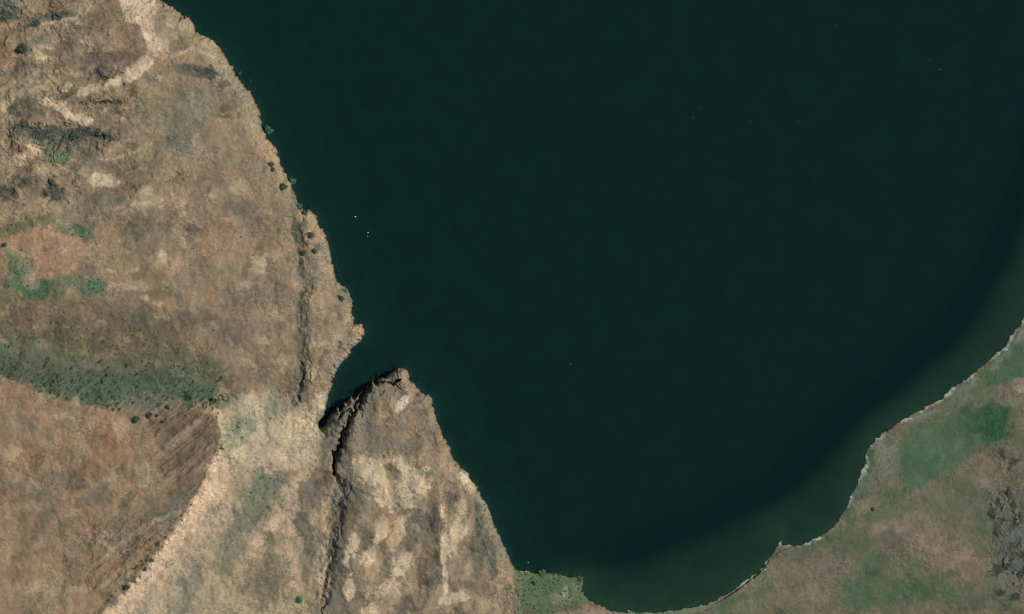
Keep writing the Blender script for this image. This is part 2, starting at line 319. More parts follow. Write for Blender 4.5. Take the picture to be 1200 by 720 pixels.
pp([(-40, 425), (20, 425), (80, 432), (130, 440), (200, 442), (250, 440), (254, 460), (226, 474), (165, 478), (120, 475), (60, 463), (22, 446), (-40, 434)], (82, 95, 73), .75, 5, .8)
n = fbm(us0 * .3, vs0, 5, 3, 57, .7); k = np.exp(-((Y - (440 + .09 * X)) / 22.0) ** 2) * (1 - sm(240, 262, X)) * (sdLH < 0); blend(np.s_[:], k * .6 * sm(.12, .45, n), (62, 78, 58)); blend(np.s_[:], k * .4 * sm(.15, .5, -n), (116, 112, 90))  # dark streaks painted as slanting shrub shadows, paler gaps between
pe(115, 455, 45, 8, (82, 108, 84), .5, 8, .5, .9); pe(25, 405, 30, 8, (98, 104, 80), .5, 0, .5, .9); pe(5, 415, 14, 10, (84, 104, 80), .6, 0, .5, .8); pe(210, 452, 40, 14, (98, 108, 86), .6)
pe(172, 470, 26, 9, (120, 116, 96), .7)
# lower hill
pe(120, 525, 26, 26, RED, .7, 0, .6, .8); pe(150, 545, 14, 18, RED, .4, 20, .6, .8); pe(152, 522, 12, 14, (140, 102, 80), .6); pe(205, 574, 12, 14, (142, 110, 86), .5); pe(42, 525, 24, 14, (140, 106, 80), .5)
pe(22, 470, 40, 16, (156, 124, 96), .6, 20); pe(100, 500, 50, 10, (152, 128, 100), .4); pe(108, 618, 26, 8, (160, 120, 94), .5); pe(2, 628, 4, 8, (146, 106, 86), .5)
pe(72, 575, 18, 26, (116, 98, 80), .6, 25); pe(76, 618, 14, 16, (110, 96, 76), .7); pe(62, 645, 10, 6, (104, 92, 72), .6, 30); pe(32, 605, 14, 9, (110, 104, 86), .7); pe(34, 676, 7, 9, (112, 96, 76), .7)
pe(15, 610, 8, 24, (150, 132, 104), .5, 25); pe(40, 688, 8, 8, (170, 146, 114), .6); pe(100, 530, 7, 8, (172, 140, 108), .6); pe(160, 560, 14, 20, (156, 132, 102), .5)
pp([(120, 600), (170, 590), (205, 590), (222, 596), (190, 640), (150, 690), (110, 690), (95, 660)], (118, 108, 88), .75, 10)
pp([(176, 492), (205, 480), (238, 476), (256, 494), (260, 515), (244, 555), (224, 588), (200, 582), (205, 545), (192, 525), (178, 512)], (118, 98, 80), .9, 8)
pl([(230, 496), (212, 512), (200, 524)], 4.5, (150, 124, 104), .8, .3, .2); pl([(236, 512), (214, 532), (200, 548)], 4, (104, 94, 80), .7, .3, .2)
pe(215, 585, 26, 9, (104, 98, 84), .7, -35); pe(182, 606, 16, 4, (92, 92, 74), .8, -20); pl([(212, 600), (190, 607), (172, 616)], 3, (146, 134, 110), .7, .3, .2)
pe(165, 640, 18, 5, (102, 90, 78), .8, -38); pe(170, 665, 28, 6, (104, 96, 80), .7, -38); pe(125, 677, 8, 6, (90, 88, 74), .7)
# valley floor
blend(np.s_[:], .45 * sm(-4, 8, sdLH) * (1 - sm(165, 205, X)) * sm(-.5, .3, fbm(X, Y, 40, 3, 58)), (154, 116, 88))
pp([(255, 482), (300, 458), (348, 464), (376, 496), (386, 512), (380, 545), (350, 550), (322, 557), (268, 548), (262, 516)], (190, 168, 138), .92, 9)
pp([(262, 545), (300, 545), (340, 560), (390, 570), (388, 650), (378, 730), (150, 730), (180, 690), (215, 640), (250, 590)], (168, 149, 119), .88, 12)
pe(315, 545, 30, 10, (186, 158, 132), .6); pe(340, 490, 22, 14, (182, 160, 130), .6); pe(372, 478, 8, 16, (186, 164, 136), .7)
pl([(252, 484), (262, 500), (264, 520), (258, 538)], 4, (190, 168, 138), .8); pe(285, 500, 22, 14, (108, 124, 98), .7, -30, .6, .9); pe(268, 520, 8, 12, (118, 122, 98), .6); pe(255, 470, 22, 8, (112, 124, 98), .6)
pe(346, 470, 6, 14, (112, 118, 98), .6); pe(352, 466, 2, 8, (176, 172, 150), .6)
pp([(288, 558), (302, 548), (336, 556), (332, 582), (312, 608), (284, 628), (264, 640), (276, 590)], (108, 111, 92), .85, 6, 1.0)
pe(270, 640, 22, 16, (124, 120, 98), .6, -30); pe(262, 665, 14, 14, (122, 118, 96), .6)
pp([(160, 724), (190, 684), (212, 658), (236, 652), (236, 690), (214, 730)], (132, 127, 107), .75, 9, 1.0)
pl([(362, 548), (350, 570), (338, 596), (318, 618), (298, 640)], 7, (186, 158, 130), .9); pl([(338, 596), (338, 640), (342, 668), (350, 690)], 5.5, (184, 156, 128), .85); pl([(300, 640), (280, 668), (262, 700), (250, 726)], 5, (176, 150, 120), .6)
pl([(376, 560), (380, 600), (376, 640), (368, 690)], 4, (178, 154, 122), .6)
pe(366, 578, 17, 20, (114, 104, 88), .9); pe(356, 618, 11, 22, (108, 104, 86), .9, -12); pe(360, 655, 8, 26, (116, 106, 88), .7); pe(312, 680, 28, 34, (124, 112, 89), .8); pe(318, 630, 14, 10, (128, 116, 92), .7)
pe(380, 530, 7, 30, (120, 112, 94), .7); pl([(396, 562), (400, 574), (397, 590), (394, 604), (391, 622), (388, 640), (385, 662), (381, 684), (379, 704), (378, 725)], 2.2, (84, 75, 62), .8, .9, .5); pl([(404, 590), (398, 640), (392, 690), (388, 722)], 7, (116, 106, 90), .6); pe(375, 700, 8, 20, (150, 128, 104), .6)  # the dark line down the lower crack is painted shade
pe(350, 703, 5, 6, (76, 112, 70), .9, 0, .4, .2, .2)
TRACK_A = [(136, -12), (143, 8), (147, 26), (163, 33), (170, 48), (172, 60), (160, 76), (146, 88), (122, 98), (100, 106), (96, 112), (120, 107), (150, 97), (166, 91), (181, 76), (191, 60), (187, 45), (180, 30), (183, 12), (186, -12)]
TRACK_B = [(248, 538), (260, 530), (275, 548), (262, 580), (240, 606), (218, 632), (194, 664), (168, 696), (148, 728), (114, 728), (135, 707), (165, 672), (196, 636), (214, 605), (230, 582)]
pp([(250, 536), (290, 556), (280, 590), (262, 620), (240, 650), (214, 680), (190, 722), (140, 724), (190, 650), (225, 600)], (180, 156, 127), .6, 13, 1.0)
pe(178, 48, 4, 8, (150, 124, 102), .5); pe(265, 550, 6, 3, (160, 128, 104), .6)
# ledge and coast
pl(GULLY[5:], 6, (112, 106, 88), .7, .8, .6); pl([(352, 304), (356, 318), (358, 330)], 2.2, (74, 74, 62), .75, .6, .4); pl([(351, 355), (350, 376), (350, 392)], 1.8, (76, 78, 64), .75, .7, .4); pl([(354, 424), (354, 440), (351, 458)], 2, (78, 74, 60), .75, .7, .4); pe(352, 375, 4, 18, (98, 104, 84), .6); pe(356, 318, 5, 12, (104, 104, 90), .7)  # narrow dark lines paint shade into the gully
pe(346, 258, 6, 26, (102, 101, 86), .85, -6); pe(368, 322, 14, 18, (118, 112, 98), .75); pe(362, 385, 14, 22, (122, 112, 95), .7); pe(375, 295, 10, 14, (140, 122, 98), .5); pe(385, 385, 20, 40, (150, 126, 102), .5)
pl([(309, 168), (326, 196), (333, 212)], 8, (158, 132, 106), .8); pl([(356, 252), (366, 262), (376, 286), (384, 308), (390, 326)], 7, (152, 130, 104), .8)
pl([(232, 42), (262, 70), (280, 100), (300, 135), (302, 155)], 5, (148, 130, 104), .6)
pe(420, 387, 7, 6, (172, 134, 108), .9); pe(405, 348, 9, 11, (122, 122, 94), .7); pe(410, 366, 5, 10, (156, 134, 110), .6)
pl([(423, 395), (410, 411), (398, 427), (390, 440)], 4, (166, 150, 126), .75, .4, .2); pe(397, 426, 5, 7, (122, 128, 124), .7, -30); pl([(385, 458), (381, 476), (376, 490)], 4, (160, 148, 126), .7)
pe(378, 470, 5, 9, (190, 166, 138), .8)
pp([(372, 487), (382, 480), (390, 486), (384, 500), (376, 506), (370, 500)], (84, 104, 78), .6, 3)
# headland
pp([(383, 500), (400, 478), (440, 450), (470, 440), (482, 470), (470, 520), (430, 545), (400, 560), (390, 540)], (126, 115, 98), .8, 8)
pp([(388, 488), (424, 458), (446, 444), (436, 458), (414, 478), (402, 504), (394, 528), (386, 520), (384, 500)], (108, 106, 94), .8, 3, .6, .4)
pe(452, 488, 14, 20, (160, 130, 102), .75); pe(462, 445, 16, 10, (148, 128, 108), .7); pe(471, 472, 5, 12, (196, 170, 142), .9, 38, .5, .3, .2); pe(491, 476, 10, 14, (112, 104, 88), .8); pe(500, 468, 4, 8, (134, 130, 114), .6)
pp([(392, 570), (425, 520), (440, 560), (432, 620), (420, 720), (382, 724), (390, 650)], (124, 114, 98), .75, 9); pe(406, 575, 12, 22, (134, 126, 112), .6)
pp([(422, 548), (446, 528), (466, 534), (498, 545), (502, 575), (480, 588), (455, 598), (436, 580)], (196, 171, 139), .92, 7, .9); pe(430, 560, 10, 14, (186, 160, 128), .7); pe(420, 540, 8, 8, (184, 162, 130), .6)
pe(500, 549, 5, 4, (206, 186, 158), .9, 0, .5, .2, .2); pe(500, 553, 13, 10, (130, 116, 94), .5); pe(468, 565, 7, 12, (140, 122, 94), .6); pe(480, 525, 14, 10, (122, 112, 92), .6); pe(510, 525, 10, 8, (118, 102, 84), .6)
pp([(468, 606), (486, 600), (480, 622), (466, 646), (450, 648), (454, 630)], (190, 158, 128), .9, 4, .6, .5); pp([(438, 722), (452, 692), (470, 672), (476, 688), (458, 724)], (188, 158, 128), .8, 5); pe(440, 650, 12, 14, (176, 152, 120), .6); pe(430, 685, 8, 20, (172, 148, 118), .5)
pp([(492, 588), (517, 598), (517, 682), (500, 704), (478, 724), (464, 724), (494, 680), (500, 662), (492, 648), (478, 662), (470, 640), (474, 614)], (106, 96, 83), .9, 4); pe(490, 655, 10, 8, (156, 130, 112), .6); pe(487, 605, 10, 6, (112, 112, 92), .5)  # dark zone left of the ridge: rock tone plus painted slope shade
pp([(518, 560), (545, 570), (556, 590), (560, 640), (555, 690), (520, 690)], (158, 137, 108), .6, 10); pe(560, 650, 13, 28, (124, 119, 97), .8); pe(535, 590, 10, 16, (128, 112, 88), .6); pe(552, 570, 6, 10, (184, 154, 122), .7, -30); pe(520, 630, 5, 40, (176, 152, 120), .6)
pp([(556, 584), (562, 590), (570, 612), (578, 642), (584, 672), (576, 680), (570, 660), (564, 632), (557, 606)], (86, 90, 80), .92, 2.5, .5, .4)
pl([(562, 580), (572, 602), (582, 628), (592, 655)], 3, (134, 130, 112), .6); pe(591, 676, 5, 10, (162, 124, 104), .8, -20); pe(560, 708, 30, 12, (150, 128, 102), .5); pl([(598, 690), (605, 722)], 2.5, (96, 88, 76), .7)
for x_, y_, a_, b_, r_ in ((426, 546, 11, 9, 0), (451, 579, 15, 12, 0), (489, 566, 14, 9, 20), (476, 588, 7, 7, 0), (542, 559, 9, 7, 40), (451, 691, 6, 16, 35), (435, 714, 6, 10, 30), (414, 637, 7, 12, 10), (431, 654, 7, 10, 20), (410, 690, 5, 12, 10), (470, 660, 9, 14, 25), (521, 645, 3.5, 45, 0), (535, 628, 7, 20, 10), (447, 620, 7, 14, 20), (540, 590, 6, 10, 0), (404, 655, 4, 10, 0), (535, 700, 18, 6, -15)):
    pe(x_, y_, a_ * 1.12, b_ * 1.12, (200, 175, 144), .92, r_, .5, .6, .5)
for x_, y_, a_, b_, r_ in ((497, 637, 14, 18, 10), (510, 655, 7, 24, 0), (500, 697, 10, 14, 35), (493, 478, 9, 13, 0), (528, 578, 8, 14, 0), (426, 617, 10, 14, 20), (412, 600, 10, 20, 10), (460, 552, 8, 10, 0), (468, 645, 5, 12, 20), (452, 665, 6, 12, 30), (445, 530, 10, 8, 0), (510, 560, 8, 10, 0), (478, 700, 5, 14, 35), (505, 510, 8, 14, -15), (555, 690, 14, 8, 20), (485, 515, 8, 6, 0)):
    pe(x_, y_, a_, b_, (116, 106, 88), .75, r_, .5, .55, .5)
pe(471, 472, 4.5, 11, (200, 176, 146), .9, 35, .5, .3, .2); pe(500, 549, 4, 3, (208, 190, 160), .9, 0, .5, .2, .2)
n = fbm(X + pw, Y + pv, 24, 4, 53, .6); k = sm(-4, 6, sdH) * sm(505, 540, Y) * sm(400, 425, X)
blend(np.s_[:], k * .32 * sm(.05, .3, n), (184, 162, 130)); blend(np.s_[:], k * .32 * sm(.05, .3, -n), (120, 110, 90))
n = fbm(X + pw, Y + pv, 15, 4, 56, .62); k = sm(0, 8, D) * (1 - sm(-30, 0, sdLH)) * sm(180, 260, Y) * (1 - sm(440, 470, Y)) * (1 - sm(400, 420, X)) * (1 - .7 * sm(395, 425, Y) * (1 - sm(250, 270, X)))
blend(np.s_[:], k * .32 * sm(.12, .42, n), (166, 143, 114)); blend(np.s_[:], k * .25 * sm(.1, .4, -n), (126, 107, 87))
n = fbm(X + pw, Y + pv, 18, 4, 54, .62); k = sm(0, 10, sdLH) * (1 - sm(150, 190, X))
blend(np.s_[:], k * .40 * sm(.1, .4, n), (162, 138, 108)); blend(np.s_[:], k * .35 * sm(.1, .4, -n), (120, 104, 84))
n = fbm(X + pw, Y + pv, 14, 4, 55, .62); k = sm(0, 8, D) * (1 - sm(230, 300, Y)) * (1 - sm(150, 260, X))
blend(np.s_[:], k * .35 * sm(.1, .4, n), (166, 144, 114)); blend(np.s_[:], k * .35 * sm(.1, .4, -n), (112, 102, 84))
# single bare and dark spots, as they lie
for x_, y_, a_, b_, r_ in ((65, 120, 8, 4, 10), (75, 129, 9, 4, 30), (110, 105, 13, 3, -15), (45, 68, 9, 3, -10), (20, 112, 8, 7, 0), (40, 86, 8, 5, 0), (205, 30, 8, 4, 0), (220, 26, 6, 6, 0), (194, 60, 4, 10, 10), (256, 52, 8, 5, 35), (268, 64, 6, 4, 40),
        (10, 187, 16, 6, -8), (42, 177, 9, 4, 35), (170, 225, 12, 6, 0), (165, 240, 13, 4, -5), (155, 318, 9, 3, -5), (130, 317, 8, 3, 0), (190, 303, 10, 7, 20), (192, 333, 5, 3, 0), (215, 252, 5, 3, 0), (229, 262, 10, 3, 35), (252, 226, 5, 8, 20), (270, 258, 10, 6, 0), (281, 220, 12, 8, 0),
        (100, 297, 11, 3, 10), (28, 298, 14, 2, 28), (155, 337, 10, 3, 0), (172, 350, 5, 3, 0), (184, 355, 7, 2, 10), (190, 371, 13, 2, 20), (232, 172, 6, 15, 5), (248, 232, 9, 5, 0), (300, 305, 10, 5, 10), (310, 250, 8, 5, 0), (325, 300, 7, 12, 0), (290, 335, 12, 4, -10),
        (325, 370, 6, 8, 0), (310, 400, 10, 4, 20), (332, 425, 6, 10, 0), (290, 425, 12, 4, 20), (365, 440, 5, 12, 0), (380, 360, 5, 8, 0), (372, 405, 12, 3, -15), (395, 400, 6, 10, 30), (140, 505, 8, 10, 20), (165, 545, 9, 8, 0), (100, 520, 6, 9, 0), (15, 530, 8, 12, 20), (55, 520, 9, 6, 0), (30, 560, 10, 5, 30),
        (130, 560, 10, 6, -20), (170, 565, 12, 4, -20), (125, 625, 12, 4, 10), (90, 600, 9, 4, -15), (45, 640, 10, 4, -30), (70, 665, 12, 4, -20), (95, 690, 14, 4, -10), (20, 690, 10, 5, -25), (40, 690, 6, 8, 0), (150, 500, 6, 6, 0), (75, 490, 14, 4, 10)):
    pe(x_, y_, a_, b_, (174, 150, 120) if y_ < 450 else (168, 144, 113), .62, r_, .6, .6, .6)
for x_, y_, a_, b_, r_, c_ in ((20, 86, 22, 7, -5, (112, 102, 86)), (75, 137, 12, 4, 15, (126, 100, 78)), (90, 141, 8, 3, 10, (118, 96, 76)), (48, 46, 9, 5, -20, (116, 104, 86)), (215, 80, 11, 5, 0, (98, 96, 82)), (243, 86, 9, 8, 0, (82, 88, 82)), (261, 98, 6, 5, 20, (92, 90, 78)), (265, 136, 6, 2, 0, (86, 82, 68)), (281, 133, 2.5, 4, 0, (92, 84, 70)),
        (62, 213, 5, 3, 0, (70, 70, 62)), (66, 229, 8, 7, 0, (72, 72, 64)), (50, 228, 3, 6, 0, (86, 80, 68)), (18, 210, 6, 5, 0, (92, 86, 72)), (211, 205, 6, 2, 30, (92, 84, 68)), (110, 262, 4, 8, 0, (110, 98, 82)), (165, 270, 16, 10, 0, (112, 101, 85)), (226, 268, 13, 5, 20, (110, 94, 77)), (262, 265, 8, 9, 0, (136, 104, 82)),
        (120, 236, 20, 9, 0, (114, 104, 90)), (155, 206, 22, 4, -5, (116, 102, 80)), (285, 245, 12, 8, 0, (122, 110, 96)), (305, 290, 8, 6, 0, (120, 104, 86)), (165, 378, 16, 18, 20, (106, 97, 77)), (215, 372, 18, 8, 0, (120, 106, 88)), (265, 395, 16, 8, 20, (118, 104, 87)), (320, 345, 14, 8, 0, (124, 110, 93)), (300, 350, 10, 6, 0, (122, 108, 90)),
        (358, 262, 4, 6, 0, (92, 92, 76)), (372, 290, 6, 4, 0, (100, 96, 78)), (355, 345, 4, 4, 0, (84, 80, 68)), (356, 358, 4, 3, 0, (82, 84, 72)), (398, 372, 3, 6, 20, (102, 88, 72)), (398, 405, 4, 3, -40, (96, 84, 70)), (382, 415, 4, 3, 0, (104, 90, 74)), (375, 425, 4, 8, 20, (112, 98, 82)),
        (130, 515, 10, 14, 0, (124, 92, 70)), (45, 540, 8, 12, 20, (120, 96, 74)), (90, 560, 12, 16, 10, (112, 94, 77)), (150, 585, 5, 12, 30, (98, 92, 74)), (60, 560, 16, 8, 0, (116, 102, 84)), (110, 585, 12, 8, 0, (120, 104, 86)), (195, 545, 12, 8, -40, (120, 90, 70)), (100, 645, 10, 8, 0, (118, 104, 82)), (20, 585, 10, 5, -30, (112, 98, 78)), (55, 610, 8, 12, 20, (112, 100, 80)), (25, 650, 12, 6, -30, (116, 102, 82))):
    pe(x_, y_, a_, b_, c_, .72, r_, .6, .6, .6)
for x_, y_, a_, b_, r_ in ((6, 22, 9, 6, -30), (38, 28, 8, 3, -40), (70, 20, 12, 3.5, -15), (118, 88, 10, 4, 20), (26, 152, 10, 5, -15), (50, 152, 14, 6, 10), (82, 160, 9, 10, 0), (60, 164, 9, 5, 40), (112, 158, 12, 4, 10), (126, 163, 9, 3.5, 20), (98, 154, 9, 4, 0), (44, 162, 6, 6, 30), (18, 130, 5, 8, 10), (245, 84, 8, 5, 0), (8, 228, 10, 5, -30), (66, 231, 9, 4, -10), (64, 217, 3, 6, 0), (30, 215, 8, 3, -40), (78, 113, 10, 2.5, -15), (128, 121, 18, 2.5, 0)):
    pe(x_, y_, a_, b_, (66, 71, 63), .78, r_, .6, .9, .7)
# and many smaller ones of every size strewn over the bare ground
rs = random.Random(11)
for _ in range(420):
    x_, y_ = rs.uniform(-20, 600), rs.uniform(-20, 740); q_ = min(rs.paretovariate(1.6), 6) * 2.0
    i_, j_ = np.searchsorted(AX, x_), np.searchsorted(AY, y_)
    if D[j_, i_] < 6 or (y_ > 405 and y_ < 478 and x_ < 262): continue
    t_ = rs.random(); c_ = COL[j_, i_]; c_ = tuple(float(v) for v in (np.clip(c_, 0, 1) ** (1 / 2.2) * 255))
    f_ = rs.choice(((1.16, 1.15, 1.13), (1.13, 1.12, 1.08), (.84, .84, .85), (.88, .87, .86), (1.04, .97, .93), (.95, 1.0, .97)))
    pe(x_, y_, q_ * rs.uniform(.9, 2.2), q_ * rs.uniform(.5, 1.0), tuple(min(v * g, 215) for v, g in zip(c_, f_)), rs.uniform(.45, .85), rs.gauss(-15, 35), .5, .6, .7)
# low shore, bottom and right
pp([(604, 655), (690, 655), (720, 712), (800, 708), (850, 690), (905, 640), (960, 622), (1000, 560), (1016, 510), (1100, 455), (1180, 380), (1300, 180), (1600, 0), (4000, -600), (4000, 3000), (640, 3000), (604, 724)], (107, 102, 82), .95, 3, .2, .2)
n = fbm(X, Y, 38, 4, 61); sh = (1 - cliff)
blend(np.s_[:], sh * .5 * sm(.05, .5, n), (122, 109, 92)); blend(np.s_[:], sh * .65 * sm(.0, .4, -n), (90, 99, 75))
pp([(606, 668), (650, 672), (684, 680), (684, 694), (690, 704), (660, 712), (640, 726), (612, 726), (608, 700)], (92, 109, 80), .9, 5, .9); pe(636, 688, 16, 8, (82, 112, 80), .6); pe(655, 703, 16, 8, (124, 122, 94), .7); pe(664, 692, 3, 6, (160, 154, 128), .6, 30); pe(700, 714, 16, 4, (146, 122, 98), .8); pl([(612, 669), (632, 672)], 2, (160, 156, 132), .7)
pe(690, 722, 40, 6, (156, 132, 110), .6); pl([(740, 722), (790, 718), (830, 712)], 4, (106, 124, 96), .8)
pp([(840, 712), (880, 690), (900, 680), (900, 725), (830, 725)], (104, 112, 88), .6, 8)
pe(935, 690, 50, 20, (121, 108, 90), .7); pe(970, 670, 30, 14, (120, 109, 92), .6); pe(905, 700, 16, 14, (122, 114, 92), .5)
pp([(1040, 612), (1080, 610), (1130, 640), (1165, 670), (1150, 684), (1110, 668), (1060, 640)], (128, 110, 92), .75, 12); pe(1125, 660, 24, 10, (132, 112, 96), .6, 30)
pp([(1046, 534), (1070, 506), (1120, 482), (1172, 468), (1184, 498), (1166, 528), (1118, 548), (1074, 570), (1058, 556)], (78, 100, 75), .88, 10); pe(1158, 496, 28, 22, (40, 78, 50), .9); pe(1082, 540, 24, 14, (72, 98, 74), .6); pe(1100, 524, 20, 8, (80, 102, 80), .6)
pp([(1150, 440), (1200, 392), (1240, 330), (1240, 420), (1190, 446), (1160, 452)], (70, 96, 70), .9, 6); pe(1130, 462, 24, 12, (98, 106, 88), .6); pe(1196, 452, 8, 8, (150, 132, 112), .8); pe(1185, 470, 16, 6, (120, 112, 94), .6)
pe(1022, 540, 6, 18, (64, 92, 68), .85, 15); pe(1040, 540, 14, 28, (112, 114, 98), .7); pe(1075, 565, 14, 10, (82, 102, 76), .7); pe(1012, 562, 8, 20, (100, 118, 98), .6, 25)
pe(1012, 692, 24, 24, (74, 96, 70), .8); pe(1078, 690, 40, 13, (76, 94, 68), .85); pe(1030, 656, 16, 9, (82, 98, 72), .8); pe(1045, 600, 30, 10, (94, 106, 80), .7, -15); pe(1110, 590, 40, 20, (100, 105, 84), .5)
pe(1010, 592, 10, 7, (142, 124, 104), .7); pe(1168, 548, 26, 24, (118, 105, 86), .7); pe(1158, 535, 8, 6, (138, 116, 96), .6)
pp([(1176, 578), (1200, 570), (1260, 560), (1260, 720), (1200, 690), (1172, 676), (1166, 610)], (92, 90, 78), .7, 9, .9); pe(1196, 630, 12, 16, (98, 106, 102), .7, -40); pe(1188, 664, 14, 12, (92, 100, 96), .7)
pp(TRACK_A, (200, 173, 143), .95, 5, .5, .5); pl([(57, 119), (70, 125), (80, 135), (104, 143)], 4.5, (190, 166, 136), .85, .4, .4); pp(TRACK_B, (201, 170, 140), .9, 5, .6, .4)
rs = random.Random(12)
for _ in range(240):
    x_, y_ = rs.uniform(830, 1215), rs.uniform(380, 735); q_ = min(rs.paretovariate(1.6), 6) * 2.0
    i_, j_ = np.searchsorted(AX, x_), np.searchsorted(AY, y_)
    if D[j_, i_] < 4: continue
    c_ = tuple(float(v) for v in (np.clip(COL[j_, i_], 0, 1) ** (1 / 2.2) * 255))
    f_ = rs.choice(((1.14, 1.12, 1.12), (1.10, 1.05, 1.04), (.84, .88, .86), (.90, .96, .90), (1.06, 1.0, .98)))
    pe(x_, y_, q_ * rs.uniform(.9, 2.4), q_ * rs.uniform(.5, 1.0), tuple(v * g for v, g in zip(c_, f_)), rs.uniform(.4, .8), rs.gauss(-25, 35), .5, .6, .7)
for x_, y_, a_, b_, r_ in ((1176, 536, 3, 8, -15), (1190, 543, 7, 2.5, -35), (1183, 580, 4, 5, 0), (1190, 592, 3, 8, -30), (1166, 600, 3, 8, 20), (1194, 610, 4, 10, 35), (1176, 608, 8, 3, 20), (1180, 662, 4, 8, 25), (1167, 670, 4, 7, 10), (1198, 675, 4, 8, 20), (1186, 640, 6, 3, -20), (1174, 694, 5, 3, 30), (1190, 700, 5, 3, 0), (1196, 650, 5, 4, 0), (1168, 622, 3, 6, 10)):
    pe(x_, y_, a_ * 1.2, b_ * 1.2, (56, 60, 54), .85, r_, .6, .8, .6)  # dark marks, most of them shade painted along the scarps
for x_, y_, a_, b_, r_ in ((1020, 535, 5, 20, 12), (1060, 510, 18, 6, -28), (1095, 492, 16, 6, -28), (1150, 452, 18, 6, -38), (1180, 425, 20, 9, -45), (1000, 600, 6, 18, 28), (975, 632, 18, 4, -20), (940, 648, 18, 5, -12), (895, 690, 16, 5, -30), (860, 706, 16, 6, -20), (1130, 500, 20, 8, -20), (1080, 552, 20, 8, -15), (1050, 580, 20, 7, -20), (1120, 700, 24, 8, 0), (1040, 706, 22, 8, 0), (1150, 620, 16, 8, 0), (1000, 640, 22, 6, -10)):
    pe(x_, y_, a_, b_, (74, 96, 70), .55, r_, .6, .9, .8)
# pale drift line along the right shore
s = win([(836, 716), (1260, 300)], 4); k = sh[s] * sm(830, 850, X[s])
blend(s, k * .8 * sm(0, 1.2, D[s]) * (1 - sm(.5, 3.0, D[s] + PF[s] * 5 - 1.2 - 3 * fbm(X[s], Y[s], 30, 2, 90))) * sm(-.35, .1, fbm(X[s], Y[s], 20, 3, 89)), (176, 180, 160))
s = win([(1020, 520), (1260, 300)], 8); blend(s, .5 * sm(3, 6, D[s] + PN[s] * 6) * (1 - sm(8, 16, D[s] + PN[s] * 6)) * sm(-.1, .3, fbm(X[s], Y[s], 24, 2, 88)), (128, 132, 116))
# fine mottling: crusts, veins and flecks of different soil
qx = X + fbm(X, Y, 26, 3, 171) * 14 + fbm(X, Y, 7, 2, 173) * 3; qy = Y + fbm(X, Y, 26, 3, 172) * 14 + fbm(X, Y, 7, 2, 174) * 3
f1 = fbm(qx, qy, 13, 4, 71, .65); f2 = fbm(qx, qy, 4.2, 3, 72, .7); f3 = ridged(qx, qy, 22, 4, 73); f4 = fbm(qx, qy, 30, 4, 74, .6)
f6 = fbm(qx * .6, qy, 19, 4, 75, .62); f7 = fbm(X, Y, 2.4, 2, 76)
rng = np.random.RandomState(5); f5 = rng.randn(*X.shape).astype(np.float32)
qt = 1 - .40 * sm(-.3, .6, (COL[..., 1] - COL[..., 0]) * 30)          # grass is more even than bare soil
MV = .30 + 1.05 * sm(-.35, .4, fbm(X, Y, 48, 3, 77))                      # some ground is smoother, some more broken
f8 = ridged(qx, qy, 9, 3, 78); f9 = ridged(X + pw * .6, Y + pv * .6, 30, 4, 79)
tone = (1 + qt * (.14 * np.tanh(1.8 * f1) + .07 * np.tanh(2.5 * f6) + .13 * np.tanh(2.2 * f4)) + MV * qt * (.26 * f2 + .19 * f7 + .04 * f5)
        + qt * (.50 * np.clip(f3 - .80, 0, .3) - .45 * np.clip(f9 - .84, 0, .3) + .22 * np.clip(f8 - .80, 0, .3) * MV))
tone = np.clip(tone, .55, 1.5)
COL *= tone[..., None]
COL[..., 0] *= 1 + .045 * np.tanh(2 * f4) + .025 * f1; COL[..., 2] *= 1 - .06 * np.tanh(2 * f4) + .05 * np.tanh(2 * f6)
# beds and wet margins
wetc = lin((54, 58, 44))
m = (1 - sm(-.5, 1.5, D))[..., None]
COL = COL + (wetc - COL) * m
COL = COL / LIGHT
deepb = np.array((.030, .056, .056)); silt = np.array((.037, .073, .047)); weed = np.array((.003, .013, .018))
wb = np.exp(-(E / np.where(E > 0, 30, 17)) ** 2) * sm(590, 760, X)
deepb = deepb * (1 + np.array((.05, .16, -.02)) * (1 - sm(250, 700, X))[..., None])
kl = sm(600, 700, X); bedc = silt + (deepb - silt) * ((1 - kl) + kl * sm(-14, 18, E))[..., None]
bedc = bedc * (1 + .40 * np.exp(-xs / 9) * sm(640, 700, X) + .16 * np.tanh(2 * f4) + .10 * f1)[..., None]
bedc = bedc + (weed - bedc) * np.clip(wb * 1.0, 0, 1)[..., None]
COL = np.where((D < -.5)[..., None], bedc, COL).astype(np.float32)

# relief detail
a2 = np.radians(-20); u2 = X * np.cos(a2) + Y * np.sin(a2); v2 = -X * np.sin(a2) + Y * np.cos(a2)
flow = fbm(u2 * .42 + pw * .5, v2 + pv * .5, 19, 4, 181, .55); UL = (1 - sm(150, 270, X)) * (1 - sm(215, 290, Y)) * sm(0, 8, D)
COL *= (1 + UL * .24 * np.tanh(2.2 * flow))[..., None]
TU = fbm(X * .85 + pw * .3, Y + pv * .3, 26, 3, 98, .5) * 2.6
RV = .35 + .9 * sm(-.25, .4, fbm(X, Y, 50, 3, 191))
rough([(10, 140), (60, 140), (140, 155), (140, 172), (60, 185), (10, 170)], 1); rough([(-20, -20), (30, -20), (90, 10), (60, 40), (0, 40)], .6); rough([(40, 205), (78, 205), (80, 240), (50, 245)], .8); rough([(-20, 210), (20, 205), (20, 240), (-20, 240)], .8)
rough([(1162, 575), (1260, 540), (1260, 720), (1190, 700), (1164, 670)], .5, 14); rough([(384, 490), (440, 440), (480, 428), (486, 455), (440, 470), (400, 530)], .8); rough([(95, 600), (220, 590), (160, 690), (100, 690)], .3)
